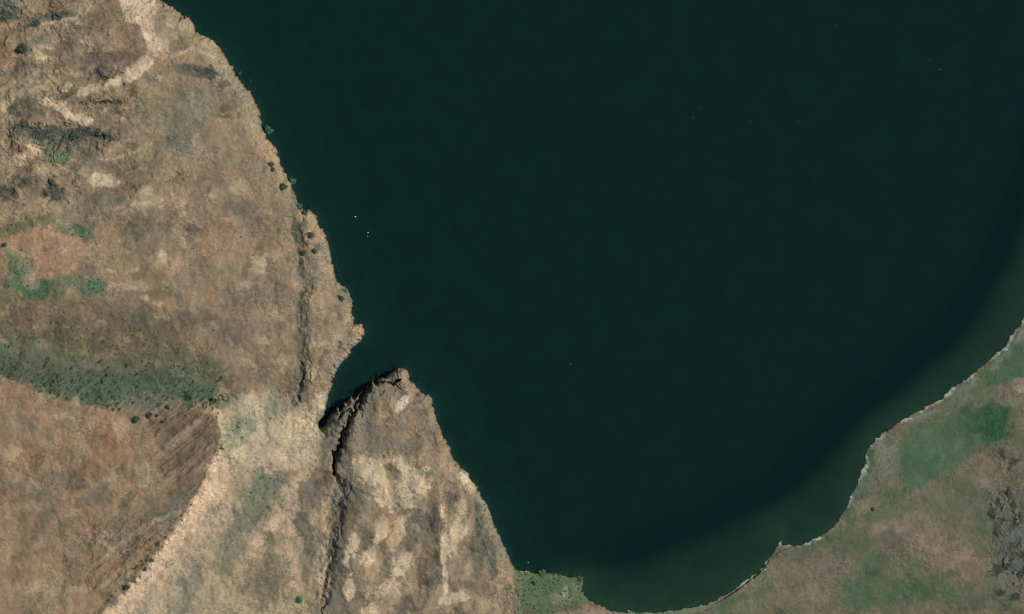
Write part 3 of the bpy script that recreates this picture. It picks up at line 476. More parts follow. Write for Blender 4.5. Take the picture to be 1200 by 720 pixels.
rough([(-50, -50), (130, -50), (110, 60), (140, 120), (90, 240), (-50, 250)], .38, 25); rough([(400, 470), (470, 440), (500, 470), (520, 560), (500, 700), (400, 700)], .22, 25)
rough([(220, 78), (275, 78), (275, 105), (220, 95)], .4)
cst = np.exp(-((D - 4) / 6) ** 2) * cliff; ROUGH = np.maximum(ROUGH, cst * .7)
a1 = np.radians(-38); us = X * np.cos(a1) + Y * np.sin(a1); vs = -X * np.sin(a1) + Y * np.cos(a1)
strata = fbm(us * .18 + pw * .15, vs + pv * .15, 8, 3, 95)
sz = np.zeros_like(X)
for poly in ([(165, 486), (240, 474), (262, 510), (240, 570), (200, 600), (185, 540)], [(110, 620), (215, 590), (150, 695), (105, 695)]):
    s = win(poly, 20); sz[s] = np.maximum(sz[s], sm(-12, 12, poly_sd(X[s], Y[s], poly)))
shr = np.exp(-((Y - (440 + .10 * X)) / 22.0) ** 2) * (1 - sm(240, 265, X))
H += MASK_FADE * (RV * (.34 * B3 * (1 + 1.2 * ROUGH) + .13 * B4 * (1 + 3 * ROUGH)) + 1.5 * B2 * cliff + UL * 1.5 * flow
      + ROUGH * .6 * (ridged(X + pw * .4, Y + pv * .4, 15, 3, 96) - .6) + ROUGH * 1.05 * (np.floor(TU) + sm(.3, .7, TU - np.floor(TU))) + sz * strata * 1.3 + shr * fbm(us * .35, vs, 4, 2, 97) * .35)
H += cliff * sm(0, 3, D) * 1.9 * (ridged(X, Y, 12, 3, 99) - .6) * np.exp(-np.maximum(D, 0) / 12)
COL *= (1 + (sz * strata * .30))[..., None]
H = np.where(D > .2, np.maximum(H, .06), np.minimum(H, -.06)).astype(np.float32)

def hz(px, py):
    i = np.clip(np.searchsorted(AX, px) - 1, 0, NX - 2); j = np.clip(np.searchsorted(AY, py) - 1, 0, NY - 2)
    u = (px - AX[i]) / (AX[i + 1] - AX[i]); v = (py - AY[j]) / (AY[j + 1] - AY[j])
    return float((H[j, i] * (1 - u) + H[j, i + 1] * u) * (1 - v) + (H[j + 1, i] * (1 - u) + H[j + 1, i + 1] * u) * v)
def dland(px, py):
    return float(D[min(np.searchsorted(AY, py), NY - 1), min(np.searchsorted(AX, px), NX - 1)])
def at(px, py, sink=0.0): return (float(WX(px)), float(WY(py)), hz(px, py) - sink)

# ------------------------------------------------------------------ materials
def mat(name):
    m = bpy.data.materials.new(name); m.use_nodes = True
    return m, m.node_tree, m.node_tree.nodes['Principled BSDF']
def noise_node(t, scale, detail=4, rough=.6):
    tc = t.nodes.new('ShaderNodeNewGeometry'); nz = t.nodes.new('ShaderNodeTexNoise')
    nz.inputs['Scale'].default_value = scale; nz.inputs['Detail'].default_value = detail; nz.inputs['Roughness'].default_value = rough
    t.links.new(tc.outputs['Position'], nz.inputs['Vector']); return nz
def ground_mat():
    m, t, b = mat('ground'); at_ = t.nodes.new('ShaderNodeAttribute'); at_.attribute_name = 'soil'
    nz = noise_node(t, 1.1, 5, .7); mr = t.nodes.new('ShaderNodeMapRange')
    mr.inputs['From Min'].default_value = .25; mr.inputs['From Max'].default_value = .75; mr.inputs['To Min'].default_value = .86; mr.inputs['To Max'].default_value = 1.14
    t.links.new(nz.outputs[0], mr.inputs['Value'])
    vm = t.nodes.new('ShaderNodeVectorMath'); vm.operation = 'SCALE'
    t.links.new(at_.outputs['Color'], vm.inputs[0]); t.links.new(mr.outputs[0], vm.inputs['Scale'])
    t.links.new(vm.outputs[0], b.inputs['Base Color']); b.inputs['Roughness'].default_value = .95; b.inputs['Specular IOR Level'].default_value = .12
    n2 = noise_node(t, 2.2, 4, .65); bp = t.nodes.new('ShaderNodeBump'); bp.inputs['Strength'].default_value = .5; bp.inputs['Distance'].default_value = .25
    t.links.new(n2.outputs[0], bp.inputs['Height']); t.links.new(bp.outputs[0], b.inputs['Normal'])
    return m
GROUND = ground_mat()
def leaf_mat(name, c1, c2, scale=.8):
    m, t, b = mat(name); nz = noise_node(t, scale, 3); r = t.nodes.new('ShaderNodeValToRGB')
    r.color_ramp.elements[0].color = (*c1, 1); r.color_ramp.elements[1].color = (*c2, 1); r.color_ramp.elements[0].position = .3; r.color_ramp.elements[1].position = .7
    t.links.new(nz.outputs[0], r.inputs[0]); t.links.new(r.outputs[0], b.inputs['Base Color']); b.inputs['Roughness'].default_value = .7; b.inputs['Specular IOR Level'].default_value = .2
    return m
def plain(name, c1, c2, rough=.9, scale=1.5): 
    m = leaf_mat(name, c1, c2, scale); m.node_tree.nodes['Principled BSDF'].inputs['Roughness'].default_value = rough; return m
LEAF = leaf_mat('leaves_dark', (.042, .076, .045), (.082, .122, .072))
LEAF2 = leaf_mat('leaves_blue_green', (.050, .115, .085), (.085, .170, .120))
LEAF3 = leaf_mat('leaves_bright', (.060, .130, .045), (.100, .180, .065))
SCRUB = leaf_mat('scrub_leaves', (.070, .090, .055), (.125, .135, .085))
GRASS = leaf_mat('green_grass', (.026, .060, .032), (.082, .112, .064), .35); SHRUB = leaf_mat('shrub_leaves', (.055, .082, .050), (.095, .125, .075)); DRY = plain('dry_tufts', (.11, .10, .06), (.20, .17, .11)); BARK = plain('bark', (.08, .06, .045), (.13, .10, .08))
STONE = plain('stone_grey', (.085, .09, .078), (.16, .16, .14), .9, 1.2); STONE2 = plain('stone_tan', (.20, .16, .11), (.31, .25, .18), .9, 1.2)
FEATHER = plain('feathers_white', (.74, .74, .72), (.82, .82, .80), .7); BILL = plain('bill_orange', (.55, .28, .05), (.65, .35, .08), .5)

def water_mat():
    m = bpy.data.materials.new('lake_water'); m.use_nodes = True; t = m.node_tree; t.nodes.clear()
    out = t.nodes.new('ShaderNodeOutputMaterial'); tr = t.nodes.new('ShaderNodeBsdfTransparent'); df = t.nodes.new('ShaderNodeBsdfDiffuse'); gl = t.nodes.new('ShaderNodeBsdfGlossy')
    df.inputs['Color'].default_value = (.0040, .0256, .0198, 1); tr.inputs['Color'].default_value = (.92, .96, .94, 1)
    nz = noise_node(t, .02, 3); mr = t.nodes.new('ShaderNodeMapRange'); mr.inputs['From Min'].default_value = .3; mr.inputs['From Max'].default_value = .7
    mr.inputs['To Min'].default_value = .33; mr.inputs['To Max'].default_value = .45; t.links.new(nz.outputs[0], mr.inputs['Value'])
    mx = t.nodes.new('ShaderNodeMixShader'); t.links.new(mr.outputs[0], mx.inputs[0]); t.links.new(tr.outputs[0], mx.inputs[1]); t.links.new(df.outputs[0], mx.inputs[2])
    fr = t.nodes.new('ShaderNodeFresnel'); fr.inputs['IOR'].default_value = 1.33; gl.inputs['Roughness'].default_value = .12
    rp = noise_node(t, .9, 3); bp = t.nodes.new('ShaderNodeBump'); bp.inputs['Strength'].default_value = .15; bp.inputs['Distance'].default_value = .2
    t.links.new(rp.outputs[0], bp.inputs['Height']); t.links.new(bp.outputs[0], gl.inputs['Normal'])
    mx2 = t.nodes.new('ShaderNodeMixShader'); t.links.new(fr.outputs[0], mx2.inputs[0]); t.links.new(mx.outputs[0], mx2.inputs[1]); t.links.new(gl.outputs[0], mx2.inputs[2])
    t.links.new(mx2.outputs[0], out.inputs['Surface'])
    va = t.nodes.new('ShaderNodeVolumeAbsorption'); va.inputs['Color'].default_value = (.35, .72, .66, 1); va.inputs['Density'].default_value = .20
    t.links.new(va.outputs[0], out.inputs['Volume'])
    return m

# ------------------------------------------------------------------ ground objects cut from the one surface
def mesh_np(name, verts, quads, material, attr=None):
    me = bpy.data.meshes.new(name); nv, nf = len(verts), len(quads)
    me.vertices.add(nv); me.vertices.foreach_set('co', verts.astype(np.float32).ravel())
    me.loops.add(nf * 4); me.loops.foreach_set('vertex_index', quads.astype(np.int32).ravel())
    me.polygons.add(nf); me.polygons.foreach_set('loop_start', np.arange(0, nf * 4, 4, dtype=np.int32))
    if attr is not None:
        a = me.attributes.new('soil', 'FLOAT_COLOR', 'POINT')
        a.data.foreach_set('color', np.concatenate([attr, np.ones((nv, 1))], 1).astype(np.float32).ravel())
    me.update(calc_edges=True); me.shade_flat(); me.materials.append(material)
    o = bpy.data.objects.new(name, me); C.objects.link(o); return o
V = np.stack([WX(X), WY(Y), H], -1).reshape(-1, 3); VC = COL.reshape(-1, 3)
jj, ii = np.meshgrid(np.arange(NY - 1), np.arange(NX - 1), indexing='ij')
Q = np.stack([jj * NX + ii, (jj + 1) * NX + ii, (jj + 1) * NX + ii + 1, jj * NX + ii + 1], -1)
cx, cy = X[:-1, :-1] + pw[:-1, :-1] * .35, Y[:-1, :-1] + pv[:-1, :-1] * .35
dm = np.maximum(np.maximum(D[:-1, :-1], D[1:, :-1]), np.maximum(D[:-1, 1:], D[1:, 1:]))
fineland = dm > -10
reg = np.zeros(cx.shape, int)
reg[inside(cx, cy, VALLEY)] = 2; reg[inside(cx, cy, LOWER_HILL)] = 1; reg[inside(cx, cy, HEADLAND)] = 3
reg[(cn[:-1, :-1] > 605) & (D[:-1, :-1] > -60)] = 4
reg[inside(cx, cy, TRACK_A)] = 5; reg[inside(cx, cy, TRACK_B)] = 6
reg[inside(cx, cy, [(-60, 412), (30, 408), (80, 412), (110, 424), (150, 424), (190, 428), (240, 424), (263, 440), (256, 460), (228, 473), (200, 478), (165, 481), (130, 480), (95, 474), (60, 464), (30, 452), (-60, 438)])] = 7
GROUNDS = {0: ('hillside', 'bare brown rocky hillside dropping to the lake along the left shore', 'hillside'),
           1: ('lower_hill', 'reddish brown hill with diagonal rock strata at the lower left', 'hill'),
           2: ('valley_floor', 'pale speckled valley floor between the lower hill and the split headland', 'valley'),
           3: ('headland', 'mottled tan rocky headland with a dark crack on its left side', 'headland'),
           4: ('lake_shore', 'low grassy shore curving round the lower right of the lake', 'shore'),
           5: ('sand_track', 'pale sandy track running down from the top edge of the hillside', 'path'),
           6: ('sand_track', 'broad pale sandy track along the foot of the lower hill', 'path'),
           7: ('shrub_slope', 'green slope dotted with shrubs above the lower hill', 'slope')}
def cut(mask, name, label, cat, dz=0.0):
    q = Q[mask]; u, inv = np.unique(q, return_inverse=True); v = V[u].copy(); v[:, 2] += dz
    return tag(mesh_np(name, v, inv.reshape(-1, 4), GROUND, VC[u]), label, cat, None, 'structure')
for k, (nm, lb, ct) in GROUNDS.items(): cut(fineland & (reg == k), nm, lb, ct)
# lake bed, every fifth line of the grid
js = np.unique(np.r_[np.arange(0, NY, 4), NY - 1]); is_ = np.unique(np.r_[np.arange(0, NX, 4), NX - 1])
Vb = np.stack([WX(X), WY(Y), np.minimum(H, bed) - .05], -1)[np.ix_(js, is_)]; Cb = COL[np.ix_(js, is_)]
nb, mb = len(js), len(is_); b0, a0 = np.meshgrid(np.arange(nb - 1), np.arange(mb - 1), indexing='ij')
Qb = np.stack([b0 * mb + a0, (b0 + 1) * mb + a0, (b0 + 1) * mb + a0 + 1, b0 * mb + a0 + 1], -1)
Db = D[np.ix_(js, is_)]; keep = np.minimum.reduce([Db[:-1, :-1], Db[1:, :-1], Db[:-1, 1:], Db[1:, 1:]]) < -7
q = Qb[keep]; u, inv = np.unique(q, return_inverse=True)
tag(mesh_np('lake_bed', Vb.reshape(-1, 3)[u], inv.reshape(-1, 4), GROUND, Cb.reshape(-1, 3)[u]), 'silty bed of the lake, shallow along the right shore', 'lake bed', None, 'structure')
# the lake: a closed body of water
x0, x1, y0, y1 = float(WX(AX[0])), float(WX(AX[-1])), float(WY(AY[-1])), float(WY(AY[0]))
bx = np.array([(x, y, z) for z in (-9.0, 0.0) for y in (y0, y1) for x in (x0, x1)])
tag(mesh_np('lake', bx, np.array([(0, 2, 3, 1), (4, 5, 7, 6), (0, 1, 5, 4), (2, 6, 7, 3), (0, 4, 6, 2), (1, 3, 7, 5)]), water_mat()), 'dark green still lake filling the right of the view', 'lake', None, 'structure')

# ------------------------------------------------------------------ plants, stones, birds
def pydata(name, vs, fs, material, parent=None, link=True):
    me = bpy.data.meshes.new(name); me.from_pydata(vs, [], fs); me.materials.append(material)
    o = bpy.data.objects.new(name, me)
    if link: C.objects.link(o)
    if parent: o.parent = parent
    return o
def leaf_cloud(rnd, r, h, n, size, z0, lobes=7, flat=.75):
    """leaf clumps spread through an uneven crown"""
    cs = [(rnd.uniform(-.55, .55) * r, rnd.uniform(-.55, .55) * r, z0 + h * rnd.uniform(.35, .75), r * rnd.uniform(.38, .62)) for _ in range(lobes)]
    vs, fs = [], []
    for _ in range(n):
        x, y, z, q_ = rnd.choice(cs)
        d = Vector((rnd.gauss(0, 1), rnd.gauss(0, 1), rnd.gauss(.25, 1))).normalized() * q_ * rnd.uniform(.55, 1.05)
        p = Vector((x + d.x, y + d.y, max(z + d.z * flat, z0 * .6 + .05)))
        nrm = (d.normalized() + Vector((rnd.gauss(0, .5), rnd.gauss(0, .5), rnd.gauss(.3, .5)))).normalized()
        t1 = nrm.orthogonal().normalized(); t2 = nrm.cross(t1); a = rnd.uniform(0, 6.28)
        e1 = (t1 * math.cos(a) + t2 * math.sin(a)) * size * rnd.uniform(.6, 1.2); e2 = nrm.cross(e1) * rnd.uniform(.45, .8)
        k = len(vs); vs += [tuple(p - e1), tuple(p + e2), tuple(p + e1), tuple(p - e2)]; fs.append((k, k + 1, k + 2, k + 3))
    return vs, fs
def tube(vs, fs, a, b, ra, rb, n=6):
    a, b = Vector(a), Vector(b); d = (b - a).normalized(); u = d.orthogonal().normalized(); w = d.cross(u); k = len(vs)
    for p, r in ((a, ra), (b, rb)):
        for i in range(n):
            t = 2 * math.pi * i / n; vs.append(tuple(p + (u * math.cos(t) + w * math.sin(t)) * r))
    for i in range(n): fs.append((k + i, k + (i + 1) % n, k + n + (i + 1) % n, k + n + i))
    fs.append(tuple(k + n + i for i in range(n)))
def tree(px, py, r, h, material, label, seed, cat='tree', group=None, name='tree', n=700, off=(0, 0)):
    rnd = random.Random(seed); o = bpy.data.objects.new(name, None); C.objects.link(o); o.location = at(px, py, .15)
    tag(o, label, cat, group)
    vs, fs = leaf_cloud(rnd, r, h * .75, n, max(.16, r * .13), h * .25, 9)
    vs = [(x + off[0], y + off[1], z) for x, y, z in vs]
    pydata('crown', vs, fs, material, o)
    tv, tf = [], []; top = Vector((off[0] * .6, off[1] * .6, h * .45)); tube(tv, tf, (0, 0, -.4), top, .05 * h + .05, .03 * h + .03)
    for i in range(5):
        a = i * 1.257 + rnd.random(); tube(tv, tf, top, (off[0] + math.cos(a) * r * .6, off[1] + math.sin(a) * r * .6, h * rnd.uniform(.6, .8)), .025 * h, .01 * h, 5)
    pydata('trunk', tv, tf, BARK, o); return o
TREES = [
 (28, 58, 3.2, 1.5, LEAF, 'round dark green tree alone on the upper left hillside', 'tree', (0, 0)),
 (312, 153, 3.3, 4.2, LEAF2, 'round blue green tree overhanging the lake from the cliff edge', 'tree', (1.2, .4)),
 (340, 213, 2.6, 3.6, LEAF2, 'blue green tree leaning over the lake below the bright cliff bush', 'tree', (1.4, .3)),
 (333, 219, 2.6, 2.6, LEAF, 'dark bush on the cliff edge just inland of the leaning tree', 'bush', (0, 0)),
 (319, 193, 2.0, 2.0, LEAF3, 'bright green bush on the tan cliff top', 'bush', (0, 0)),
 (320, 199, 1.6, 1.6, LEAF3, 'small bright bush touching the lower end of the bright green one', 'bush', (0, 0)),
 (350, 243, 2.2, 2.4, LEAF2, 'blue green bush at the notch where the coastal ledge begins', 'bush', (.6, .2)),
 (356, 249, 2.2, 2.2, LEAF, 'dark green bush at the top of the coastal ledge', 'bush', (0, 0)),
 (364, 276, 2.4, 2.4, LEAF, 'dark bush on the middle of the coastal ledge', 'bush', (0, 0)),
 (357, 296, 1.9, 1.8, SCRUB, 'olive bush on the ledge, left one of a pair', 'bush', (0, 0)),
 (369, 294, 2.0, 1.8, SCRUB, 'olive bush on the ledge, right one of a pair', 'bush', (0, 0)),
 (394, 317, 1.6, 1.8, LEAF2, 'thin blue green bush at the waterline above the rounded bluff', 'bush', (.5, 0)),
 (404, 341, 2.2, 2.0, LEAF3, 'bright shrub on the rounded bluff by the lake', 'bush', (0, 0)),
 (400, 349, 2.3, 2.2, LEAF, 'dark shrub at the inner edge of the rounded bluff', 'bush', (0, 0)),
 (279, 85, 1.7, 2.2, LEAF2, 'small bush hanging at the waterline of the upper cliff', 'bush', (.6, .2)),
 (289, 96, 2.0, 2.4, LEAF2, 'larger bush at the waterline of the upper cliff', 'bush', (.6, .2)),
 (160, 491, 2.8, 1.5, LEAF, 'large dark bush at the top edge of the lower hill', 'bush', (0, 0)),
 (176, 487, 2.2, 1.4, LEAF, 'dark bush right of the largest one on the lower hill edge', 'bush', (0, 0)),
 (222, 465, 2.5, 1.8, LEAF, 'dark green tree at the right end of the shrub slope', 'tree', (0, 0)),
 (197, 478, 1.6, 1.4, LEAF, 'small dark bush between the lower hill and shrub slope', 'bush', (0, 0)),
 (185, 487, 1.2, 1.2, LEAF, 'tiny dark bush third in the row on the lower hill edge', 'bush', (0, 0)),
 (192, 494, 1.3, 1.3, LEAF, 'tiny dark bush at the end of the row on the lower hill edge', 'bush', (0, 0)),
 (178, 657, 1.8, 1.0, LEAF3, 'bright bush where the lower hill meets the sandy track', 'bush', (0, 0)),
 (170, 666, 1.6, 1.0, LEAF, 'dark bush beside the sandy track, middle of three', 'bush', (0, 0)),
 (149, 688, 2.3, 1.2, LEAF, 'dark spreading bush at the lowest bend of the hill foot', 'bush', (0, 0)),
 (350, 703, 2.0, 1.0, LEAF3, 'bright green round bush in the sandy gully at the bottom', 'bush', (0, 0)),
 (1024, 597, 1.6, .9, LEAF, 'solitary dark bush near the curving right shore', 'bush', (0, 0)),
 (626, 684, 1.5, 1.3, LEAF, 'lone dark bush on the green flat below the headland', 'bush', (0, 0)),
 (7, 287, 1.7, 1.5, LEAF, 'small dark bush at the left edge beside orange soil', 'bush', (0, 0)),
 (376, 494, 2.0, 1.6, LEAF, 'dark bush at the head of the narrow inlet', 'bush', (0, 0)),
 (635, 673, 2.6, 1.6, LEAF3, 'green shrub on the bank where the green flat meets the lake', 'bush', (0, 0)),
 (681, 679, 2.0, 1.5, SCRUB, 'olive shrub on the right corner of the green flat', 'bush', (0, 0)),
]
for i, (px, py, r, h, m, lb, ct, off) in enumerate(TREES):
    tree(px, py, r, h, m, lb, 100 + i, ct, None, 'tree' if ct == 'tree' else 'bush', 760 if r > 2.5 else 420, off)

# small shrubs, copied from a few kinds
def shrub_kind(seed, material, r=1.0, n=70):
    rnd = random.Random(seed); vs, fs = leaf_cloud(rnd, r, r * 1.3, n, r * .24, .12, 5, .7); me = bpy.data.meshes.new('shrub'); me.from_pydata(vs, [], fs); me.materials.append(material); return me
SK = [shrub_kind(s, SHRUB if s % 2 else SCRUB) for s in range(8)]
rnd = random.Random(7)
def put_shrub(px, py, s, label, group, stretch=1.0, rot=None):
    o = bpy.data.objects.new('shrub', rnd.choice(SK)); C.objects.link(o); o.location = at(px, py, .1)
    o.scale = (s * stretch, s / math.sqrt(stretch), s * .6); o.rotation_euler = (0, 0, rnd.uniform(0, 6.28) if rot is None else rot)
    if label.startswith('low dark shrub'):
        label = ('broad' if s > 1.1 else 'low') + ' dark shrub at the ' + ('left end' if px < 60 else 'left middle' if px < 125 else 'right middle' if px < 190 else 'right end') + ' of the green slope, ' + ('along its lower edge' if py > 452 + .08 * px else 'towards its upper edge')
    elif label.startswith('small scattered'):
        label = 'small scattered shrub on the brown slope above the green band, ' + ('near the left edge' if px < 60 else 'left of its middle' if px < 120 else 'right of its middle' if px < 180 else 'at its right end')
    tag(o, label, 'shrub', group); return o
k = 0
while k < 130:
    px = rnd.uniform(0, 262); py = 446 + .08 * px + rnd.gauss(0, 17)
    if py > 408 + .1 * px and inside(np.array([px]), np.array([py]), LOWER_HILL)[0] == False and py < 480:
        put_shrub(px, py, rnd.uniform(.5, 1.5), 'low dark shrub growing on the green shrub slope', 'shrubs on the green slope', rnd.uniform(1.0, 2.2), math.radians(40) + rnd.gauss(0, .2)); k += 1
for _ in range(70):
    px = rnd.uniform(0, 235); py = 368 + .16 * px + rnd.uniform(0, 42)
    put_shrub(px, py, rnd.uniform(.45, .95), 'small scattered shrub on the brown slope above the green band', 'shrubs on the brown slope')
for _ in range(26):
    px = rnd.uniform(98, 145); py = 119 + rnd.gauss(0, 2.2); put_shrub(px, py, rnd.uniform(.5, 1.0), 'dark shrub in the row below the upper sandy track', 'shrubs below the upper track')
for _ in range(30):
    t = rnd.random(); px = 225 - 100 * t + rnd.gauss(0, 1.5); py = 590 + 118 * t + rnd.gauss(0, 1.5)
    d = float(poly_sd(np.array([px]), np.array([py]), LOWER_HILL)[0])
    px -= (d < 1) * 3; put_shrub(px, py, rnd.uniform(.5, 1.0), 'small shrub along the hill foot beside the broad sandy track', 'shrubs along the broad track')
for _ in range(22):
    px = rnd.uniform(608, 684); put_shrub(px, 673 + max(0, px - 640) * .09 + rnd.gauss(0, .8), rnd.uniform(.5, .9), 'reedy shrub on the bank of the green flat', 'shrubs on the green flat bank')
for _ in range(16):
    a = rnd.choice([(1165, 600), (1180, 660), (1190, 690), (1160, 676), (1176, 540)]); put_shrub(a[0] + rnd.gauss(0, 8), a[1] + rnd.gauss(0, 9), rnd.uniform(.5, 1.0), 'dark shrub among the grey rocks at the right edge', 'shrubs among the right rocks')
for (px, py) in [(251, 387), (298, 484), (317, 490), (230, 466), (274, 447), (282, 460), (175, 270), (297, 300), (283, 278), (86, 276)]:
    put_shrub(px, py, .8, 'single tiny shrub dotting the bare ground', 'single shrubs on bare ground')

# stones
def stone_kind(seed):
    r = random.Random(seed); import bmesh
    bm = bmesh.new(); bmesh.ops.create_icosphere(bm, subdivisions=2, radius=1.0)
    ax = [Vector((r.gauss(0, 1), r.gauss(0, 1), r.gauss(0, 1))).normalized() for _ in range(9)]; cut_ = [r.uniform(.62, .95) for _ in ax]
    for v in bm.verts:
        for a, c in zip(ax, cut_):
            d = v.co.dot(a)
            if d > c: v.co -= a * (d - c)
        v.co *= r.uniform(.96, 1.04); v.co.z *= .75
    me = bpy.data.meshes.new('boulder'); bm.to_mesh(me); bm.free(); me.shade_flat(); return me
ST = []
for s in range(6):
    for m in (STONE, STONE2):
        me = stone_kind(s); me.materials.append(m); ST.append(me)
def put_stone(px, py, s, label, group, grey=True):
    o = bpy.data.objects.new('boulder', ST[rnd.randrange(6) * 2 + (0 if grey else 1)]); C.objects.link(o); s *= 1.1 if 'right edge' in label else .6; o.location = at(px, py, .25 * s)
    o.scale = (s * rnd.uniform(.8, 1.9), s * rnd.uniform(.6, 1.1), s * rnd.uniform(.6, 1.0)); o.rotation_euler = (rnd.gauss(0, .15), rnd.gauss(0, .15), rnd.uniform(0, 6.28))
    if 'left cliffs' in label: label += ', above the leaning tree' if py < 210 else ', beside the ledge' if py < 335 else ', near the pointed tip and inlet'
    elif 'headland waterline' in label: label = (label.replace('tan', 'grey') if px < 445 else label) + (', on its inlet side' if px < 445 else ', at its tip' if py < 470 else ', halfway down its lake side' if py < 570 else ', near the green flat')
    elif 'right edge' in label: label += ', upper part' if py < 612 else ', middle part' if py < 652 else ', lower part'
    elif 'dark outcrop' in label: label += ', left part' if px < 60 else ', middle part' if px < 100 else ', right tip'
    tag(o, label, 'boulder', group)
for _ in range(40): put_stone(rnd.gauss(1186, 12), rnd.uniform(575, 690), rnd.uniform(.5, 1.5), 'grey boulder among the rocks at the right edge', 'boulders at the right edge')
for _ in range(34): put_stone(rnd.uniform(20, 134), 156 + rnd.gauss(0, 6), rnd.uniform(.5, 1.3), 'grey boulder in the dark outcrop on the upper left hillside', 'boulders of the dark outcrop')
for _ in range(30):
    t = rnd.random(); put_stone(390 + 75 * t + rnd.gauss(0, 3), 490 - 48 * t + rnd.gauss(0, 3), rnd.uniform(.5, 1.3), 'grey boulder along the broken inlet side of the headland', 'boulders on the inlet edge')
SP = [p for p in SHORE if 180 < p[0] < 600 and p[1] > 0]
for _ in range(110):
    i = rnd.randrange(len(SP) - 1); t = rnd.random(); px = SP[i][0] * (1 - t) + SP[i + 1][0] * t + rnd.gauss(-1.5, 1.8); py = SP[i][1] * (1 - t) + SP[i + 1][1] * t + rnd.gauss(0, 1.5)
    if dland(px, py) > -1.5:
        right = px > 385 and py > 431
        put_stone(px, py, rnd.uniform(.35, .95), 'tan boulder on the headland waterline' if right else 'tan boulder on the waterline of the left cliffs', 'waterline boulders of the headland' if right else 'waterline boulders of the left cliffs', right and px < 445)
for (px, py, s) in [(500, 549, 1.6), (351, 462, 1.0), (203, 102, 1.0), (228, 496, .7), (230, 532, .8), (228, 515, .6)]: put_stone(px, py, s, 'pale single stone standing out on bare ground', 'single pale stones', False)

# dry tufts nobody could count
rg = np.random.RandomState(3)
NT = 26000; tx = rg.uniform(-20, 1220, NT); ty = rg.uniform(-20, 740, NT); vs, fs = [], []
dens = fbm(tx.astype(np.float32), ty.astype(np.float32), 40, 3, 121)
vmask = inside(tx, ty, VALLEY)
_j, _i = np.clip(np.searchsorted(AY, ty), 0, NY - 1), np.clip(np.searchsorted(AX, tx), 0, NX - 1); gcol = COL[_j, _i, 1] / (COL[_j, _i, 0] + 1e-5)
for i in range(NT):
    px, py = tx[i], ty[i]
    if dens[i] < (.0 if not vmask[i] else -.6) or dland(px, py) < 6 or gcol[i] > .97: continue
    x, y, z = at(px, py); r = rg.uniform(.18, .42) ; a = rg.uniform(0, 6.28); k = len(vs)
    for q_ in range(5):
        b = a + q_ * 1.257; vs.append((x + math.cos(b) * r, y + math.sin(b) * r, z - .05))
    vs.append((x + rg.uniform(-.1, .1), y + rg.uniform(-.1, .1), z + r * 1.1))
    for q_ in range(5): fs.append((k + q_, k + (q_ + 1) % 5, k + 5))
tag(pydata('dry_grass', vs, fs, DRY), 'dry grass tufts speckling the bare ground', 'grass', None, 'stuff')

# green grass clumps where the ground is green
gx = rg.uniform(-20, 1220, 70000); gy = rg.uniform(-20, 740, 70000); vs, fs = [], []
gi = np.clip(np.searchsorted(AX, gx), 0, NX - 1); gj = np.clip(np.searchsorted(AY, gy), 0, NY - 1)
greenness = COL[gj, gi, 1] / (COL[gj, gi, 0] + 1e-5) + .25 * fbm(gx.astype(np.float32), gy.astype(np.float32), 22, 3, 141)
for i in np.nonzero((greenness > 1.06) & (gx < 700) & (D[gj, gi] > 2) & (rg.rand(70000) < np.clip((greenness - 1.0) * 3, 0, 1)))[0]:
    x, y, z = at(gx[i], gy[i]); r = rg.uniform(.2, .75); a = rg.uniform(0, 6.28); k = len(vs); st = rg.uniform(1, 1.8)
    for q_ in range(5):
        b = a + q_ * 1.257; vs.append((x + math.cos(b) * r * st, y + math.sin(b) * r, z - .08))
    vs.append((x + rg.uniform(-.3, .3) * r, y + rg.uniform(-.3, .3) * r, z + r * rg.uniform(.35, .75)))
    for q_ in range(5): fs.append((k + q_, k + (q_ + 1) % 5, k + 5))
tag(pydata('green_grass', vs, fs, GRASS), 'green grass clumps on the slope band and green patches of the left land', 'grass', None, 'stuff')

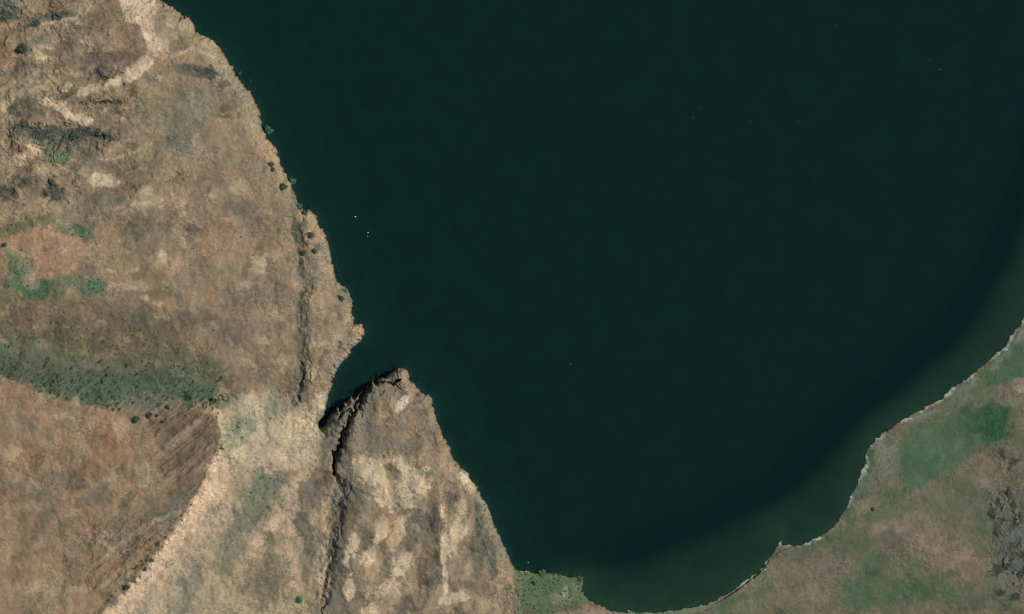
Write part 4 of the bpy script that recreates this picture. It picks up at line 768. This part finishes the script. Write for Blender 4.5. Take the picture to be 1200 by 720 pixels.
# white birds resting on the lake
def bird(px, py, s, rot, label):
    o = bpy.data.objects.new('waterbird', None); C.objects.link(o); o.location = (float(WX(px)), float(WY(py)), 0.0); o.rotation_euler = (0, 0, rot); s *= .6; o.scale = (s, s, s)
    tag(o, label, 'bird', 'white birds on the lake')
    def lathe(sec, n=10):
        v, f = [], []
        for (x, r, z, fl) in sec:
            for i in range(n): t = 2 * math.pi * i / n; v.append((x, math.cos(t) * r, z + math.sin(t) * r * fl))
        for j in range(len(sec) - 1):
            for i in range(n): f.append((j * n + i, j * n + (i + 1) % n, (j + 1) * n + (i + 1) % n, (j + 1) * n + i))
        f.append(tuple(range(n))[::-1]); f.append(tuple(range((len(sec) - 1) * n, len(sec) * n))); return v, f
    v, f = lathe([(-.62, .03, .20, .5), (-.45, .12, .15, .6), (-.15, .23, .10, .75), (.15, .25, .09, .8), (.34, .17, .14, .9), (.43, .10, .28, 1), (.46, .085, .42, 1), (.52, .10, .50, 1), (.60, .08, .51, 1), (.65, .03, .50, 1)])
    pydata('body', v, f, FEATHER, o)
    v, f = lathe([(.63, .03, .50, 1), (.72, .025, .48, .8), (.82, .008, .46, .7)], 6); pydata('bill', v, f, BILL, o)
    for sd in (-1, 1):
        v = [(-.55, sd * .06, .24), (-.30, sd * .24, .22), (.10, sd * .29, .18), (.28, sd * .18, .22), (.10, sd * .12, .31), (-.25, sd * .08, .30), (-.25, sd * .20, .14), (.08, sd * .26, .10)]
        f = [(0, 1, 5), (1, 2, 4, 5), (2, 3, 4), (0, 6, 1), (1, 6, 7, 2), (2, 7, 3)]; pydata('wing', v, f, FEATHER, o)
BIRDS = [(416, 254, 1.5, 'white bird off the left cliff, upper one of the close pair'), (431, 272.5, 1.4, 'white bird off the left cliff, lower one of the close pair'),
 (430, 277, .8, 'small grey white bird trailing the lower bird off the left cliff'), (619, 660, 1.2, 'white bird in the corner beside the headland and green flat'),
 (737, 717, 1.4, 'white bird at the bottom shore of the lake'), (813, 137, .7, 'white bird in mid lake, left one of a row of three'), (880, 142, .75, 'white bird in mid lake, middle of a row of three'),
 (936, 142, .75, 'white bird in mid lake, right one of a row of three'), (822, 126, .65, 'white bird just above the leftmost of the mid lake row'), (1103, 81, .7, 'white bird far out towards the upper right'),
 (1090, 69, .55, 'white bird above left of the upper right one'), (669, 427, .65, 'white bird alone in the middle of the lake'), (1010, 92, .5, 'white bird between the mid lake row and the upper right pair'), (980, 30, .5, 'white bird nearest the top edge of the lake')]
for i, (px, py, s, lb) in enumerate(BIRDS): bird(px, py, s, .7 * i, lb)
